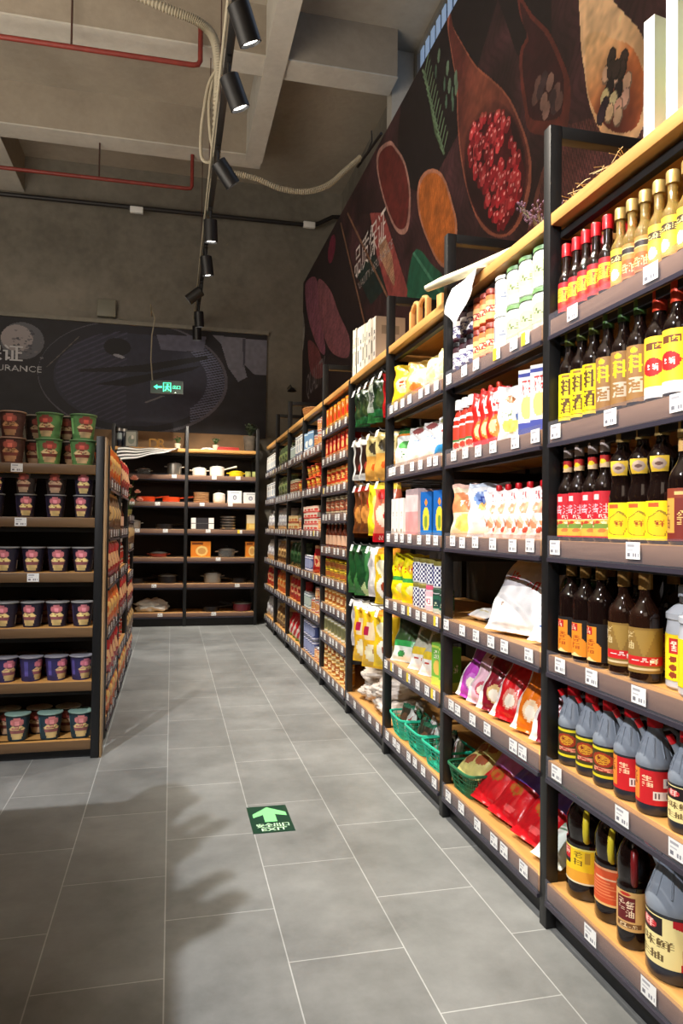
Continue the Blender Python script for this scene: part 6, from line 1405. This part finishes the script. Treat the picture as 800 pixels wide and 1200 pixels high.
# second lighting line over the room to the left: lights the noodle tubs and throws the rack shadow on the floor
spot('left_spot_a', (-.65, 1.6, 3.1), (-.6, 3.5, .9), 26, 60, .8, .03, WARM)
spot('left_line_spot', (-1.38, .83, 3.25), (.75, 1.9, 0), 520, 84, .6, .02, (.97,.97,1))
area('ceiling_bounce', (-2.5, 2.5, 2.4), (-2.2, 3.0, 5), 230, 3, 4, (1,.89,.76))
area('room_fill', (-1.6, -1.8, 3.6), (.4, 3.2, .8), 20, 2, 2, (1,.78,.6))
area('window_glow', (XU-.06, 3.3, 4.5), (0, 3.3, 4.0), 14, 1, 3, (.6,.75,1))
# pipes
def pipe(kind, label, pts, r, m, hangers=(), cat='pipe', clamps=()):
    o = link(kind, MB().tube(pts, r, 10).build(kind, m, 50)); tag(o, label, cat)
    for p, q in hangers: link('hanger_rod', MB().tube([p, q], .008, 6).build('hanger_rod', RUST), o)
    for c in clamps: link('clamp', MB().bbox(c[0]-.07, c[1]-.03, c[2]-.035, c[0]+.07, c[1]+.02, c[2]+.035, .008).build('clamp', CAPW), o)
pipe('sprinkler_pipe', 'dark red pipe hanging in front of the nearer ceiling beam', [(-5,5.36,4.44),(.10,5.36,4.49),(.135,5.36,4.50),(.150,5.36,4.53),(.150,5.36,4.78),(.150,5.42,4.80)], .019, PIPER, [((-.752,5.36,4.47),(-.752,5.36,ZC)), ((-3.2,5.36,4.45),(-3.2,5.36,ZC))])
pipe('sprinkler_pipe', 'dark red pipe hanging under the farther ceiling beam', [(-5,7.05,4.32),(.09,7.05,4.345),(.125,7.05,4.35),(.137,7.05,4.375),(.137,7.05,4.68)], .018, PIPER, [((-.72,7.05,4.33),(-.72,7.05,4.68)), ((-3,7.05,4.33),(-3,7.05,4.68))])
pipe('black_conduit_pipe', 'long black pipe running across the concrete back wall', [(-5.9,8.15,4.53),(1.53,8.15,4.591),(1.63,8.15,4.632),(1.78,8.15,4.72),(1.918,8.15,4.731)], .024, PIPEK, clamps=[(-.433,8.15,4.547),(1.50,8.15,4.592)])
def corr(pts, r, n=190, amp=.2):
    P = [Vector(p) for p in pts]; out = []; rs = []
    # Catmull-Rom resample
    def cr(p0,p1,p2,p3,t): return .5*((2*p1)+(-p0+p2)*t+(2*p0-5*p1+4*p2-p3)*t*t+(-p0+3*p1-3*p2+p3)*t**3)
    m = len(P)-1
    for i in range(n+1):
        s = i/n*m; k = min(int(s), m-1); t = s-k
        out.append(cr(P[max(k-1,0)],P[k],P[k+1],P[min(k+2,m)],t)); rs.append(r*(1+amp*(1 if i % 2 else -1)))
    return MB().tube(out, rs, 10)
mb = corr([(-1.3,4.75,5.06),(-.6,4.7,4.50),(-.319,4.6,4.40),(-.059,4.6,4.335),(.111,4.6,4.291),(.209,4.6,4.203),(.244,4.6,4.015),(.242,4.6,3.79),(.236,4.6,3.41)], .026)
o = link('flexible_conduit', mb.build('flexible_conduit', COND, 70)); tag(o, 'thick white corrugated conduit curving down to the lighting track', 'conduit')
mb = corr([(.235,4.62,4.02),(.186,4.64,3.923),(.162,4.64,3.781),(.143,4.64,3.613),(.146,4.64,3.45),(.185,4.64,3.415),(.225,4.64,3.45),(.20,4.64,3.60),(.19,4.64,3.80),(.215,4.64,3.97)], .011, 160, .06)
o = link('cable_loop', mb.build('cable_loop', COND, 70)); tag(o, 'loop of thin white cable hanging beside the lighting track', 'cable')
mb = corr([(.236,5.4,3.43),(.27,5.4,3.70),(.388,5.4,3.74),(.581,5.4,3.718),(.778,5.4,3.664),(.977,5.4,3.668),(1.145,5.4,3.742),(1.28,5.4,3.873),(1.40,5.4,3.99)], .020, 200)
o = link('flexible_conduit', mb.build('flexible_conduit', COND, 70)); tag(o, 'white corrugated conduit sagging from the track to the mural top', 'conduit')
# wall box and exit sign
o = link('wall_box', MB().bbox(-.835,8.24,3.372,-.64,8.3185,3.56,.006).tube([(-.62,8.3,3.375),(-.56,8.3,3.36),(-.52,8.3,3.346)], .008, 6).build('wall_box', mat('grey_wall_box', rgb(120,118,104), .5))); tag(o, 'small grey square box on the concrete wall above the banner', 'box')
A = Art(96, 36, rgb(8,28,20)); G1 = rgb(70,255,190)
A.poly([(.08,.5),(.2,.72),(.2,.58),(.34,.58),(.34,.42),(.2,.42),(.2,.28)], G1)
A.rect(.37,.12,.64,.9,G1); A.rect(.41,.12,.60,.82,rgb(10,90,60)); A.ell(.52,.72,.03,.07,G1); A.line((.52,.62),(.50,.42),.035,G1); A.line((.5,.42),(.44,.2),.02,G1); A.line((.51,.42),(.57,.24),.02,G1); A.line((.52,.6),(.44,.5),.016,G1); A.line((.52,.6),(.59,.52),.016,G1)
A.text('出口',.68,.36,.92,.66,G1)
m = bpy.data.materials.new('lit_exit_print'); m.use_nodes = True; nt = m.node_tree; b = nt.nodes['Principled BSDF']; vc = nt.nodes.new('ShaderNodeVertexColor'); vc.layer_name = 'Col'
nt.links.new(vc.outputs[0], b.inputs['Base Color']); nt.links.new(vc.outputs[0], b.inputs['Emission Color']); b.inputs['Emission Strength'].default_value = 1.1
o = link('exit_sign', None, None, (-.07, 7.6, 2.435)); tag(o, 'green lit exit sign hanging on a cable before the back banner', 'sign')
o.rotation_euler = (0, R(-1), 0)
link('case', MB().bbox(-.165,-.01,0,.165,.02,.135,.003).build('case', mat('sign_case', rgb(70,74,72), .5)), o)
link('sign_face', grid('sign_face', A, lambda u, v: (-.158+.316*u, -.0112, .006+.123*v), m, None), o)
link('hanging_cable', MB().tube([(-.145,0,.135),(-.16,.0,.35),(-.15,.0,.60),(-.12,.02,.78),(-.17,.3,1.0),(-.17,.7,1.0)], .007, 6).build('hanging_cable', COND, 60), o)
link('indicator', lathe('indicator', [(0,-.004),(.008,0),(0,.006)], mat('indicator_glow', rgb(230,255,230), .4, emit=rgb(220,255,220), es=3), 10), o, (.085,-.016,.012))
# thin ceiling wire to the mural and small lamp in the corner
o = link('small_wall_lamp', None, None, (1.30, 8.0, 2.62)); tag(o, 'small dim lamp on an arm in the far right corner', 'lamp')
link('arm', MB().tube([(0,.31,.08),(0,.1,.08),(0,.02,.03)], .008, 6).build('arm', BLACK, 50), o)
link('shade', lathe('shade', [(0,.03),(.02,.03),(.055,-.01),(.052,-.012),(.016,.02),(0,.02)], BLACK), o)
o = link('hanging_wire', MB().tube([(1.42,5.3,3.97),(1.44,5.22,4.03),(1.43,5.2,4.10)], .006, 6).tube([(1.40,5.5,3.965),(1.45,5.0,3.972)], .012, 6).build('hanging_wire', PIPEK, 50)); tag(o, 'short black wire rising from the top edge of the mural', 'wire')
# floor exit sticker
A = Art(90, 110, rgb(22,60,44)); LG = rgb(140,240,150)
A.poly([(.5,.95),(.93,.72),(.93,.58),(.66,.66),(.66,.38),(.36,.38),(.36,.66),(.1,.56),(.1,.70)], LG)
A.text('安全出口',.12,.19,.90,.33,rgb(206,250,206)); A.text('EXIT',.22,.06,.82,.16,rgb(206,250,206))
sx, sy = .15, .24
mw = printed('floor_sticker', .3)
o = link('floor_exit_sign', MB().box(-sx/2,-sy/2,.0002,sx/2,sy/2,.0010).build('floor_exit_sign', mat('sticker_edge', rgb(22,60,44), .4), None), None, (.371, 2.652, 0), (0,0,R(0)))
tag(o, 'dark green floor sticker with pale arrow and exit lettering', 'sign'); link('printed_face', grid('printed_face', A, lambda u, v: (-sx/2+sx*u, -sy/2+sy*v, .0013), mw, None), o)
# rack standing beside the camera on the left, with jars on top: its shadow falls on the floor
rack('rack just left of the camera casting a shadow on the floor', None, 1.3, .4, 1.55, [1.5,1.1,.7,.3,.1], (-.62, .70, 0), 90, 3, first=True, hoops=(False, False), top_wood=False, ntag=3, seed=77, panel_top=1.45)
for i, (yy, k, s) in enumerate([(1.385,'soy_y',1.25),(1.455,'soy_r',1.3),(1.62,'wine_y',1.22),(1.68,'vin_y',1.0),(1.80,'ketchup',1.2),(1.90,'tin_w',1.2)]):
    K[k].spawn((-.70, yy, 1.5006), f'{["waisted bottle","slim bottle","dark bottle","red-necked bottle","red bottle","pale tin"][i]} on top of the rack left of the camera, {ORD[i]} from front', 'goods on top of the rack left of the camera', 90, 0, s)

# ================================================================== WORLD AND CAMERA
wd = bpy.data.worlds.new('dim_room'); SC.world = wd; wd.use_nodes = True
wd.node_tree.nodes['Background'].inputs[0].default_value = (.9,.85,.78,1); wd.node_tree.nodes['Background'].inputs[1].default_value = .05
cd = bpy.data.cameras.new('camera'); cam = bpy.data.objects.new('camera', cd); COL.objects.link(cam)
F, YAW, PIT, ROL, CH = 839.38, .23246, .02105, .01195, 1.07947
fwd = Vector((math.sin(YAW)*math.cos(PIT), math.cos(YAW)*math.cos(PIT), math.sin(PIT)))
rt = Vector((math.cos(YAW), -math.sin(YAW), 0)); up = rt.cross(fwd)
r2 = rt*math.cos(ROL)+up*math.sin(ROL); u2 = -rt*math.sin(ROL)+up*math.cos(ROL)
cam.matrix_world = Matrix((( r2.x, u2.x, -fwd.x, 0), (r2.y, u2.y, -fwd.y, 0), (r2.z, u2.z, -fwd.z, CH), (0,0,0,1)))
cd.sensor_fit = 'VERTICAL'; cd.sensor_height = 36; cd.lens = F*36/1200; cd.clip_start = .02; cd.clip_end = 60
SC.camera = cam
SC.view_settings.view_transform = 'Standard'; SC.view_settings.exposure = 0
SC.cycles.use_denoising = True; SC.cycles.max_bounces = 8; SC.cycles.transparent_max_bounces = 12; SC.cycles.sample_clamp_indirect = 6
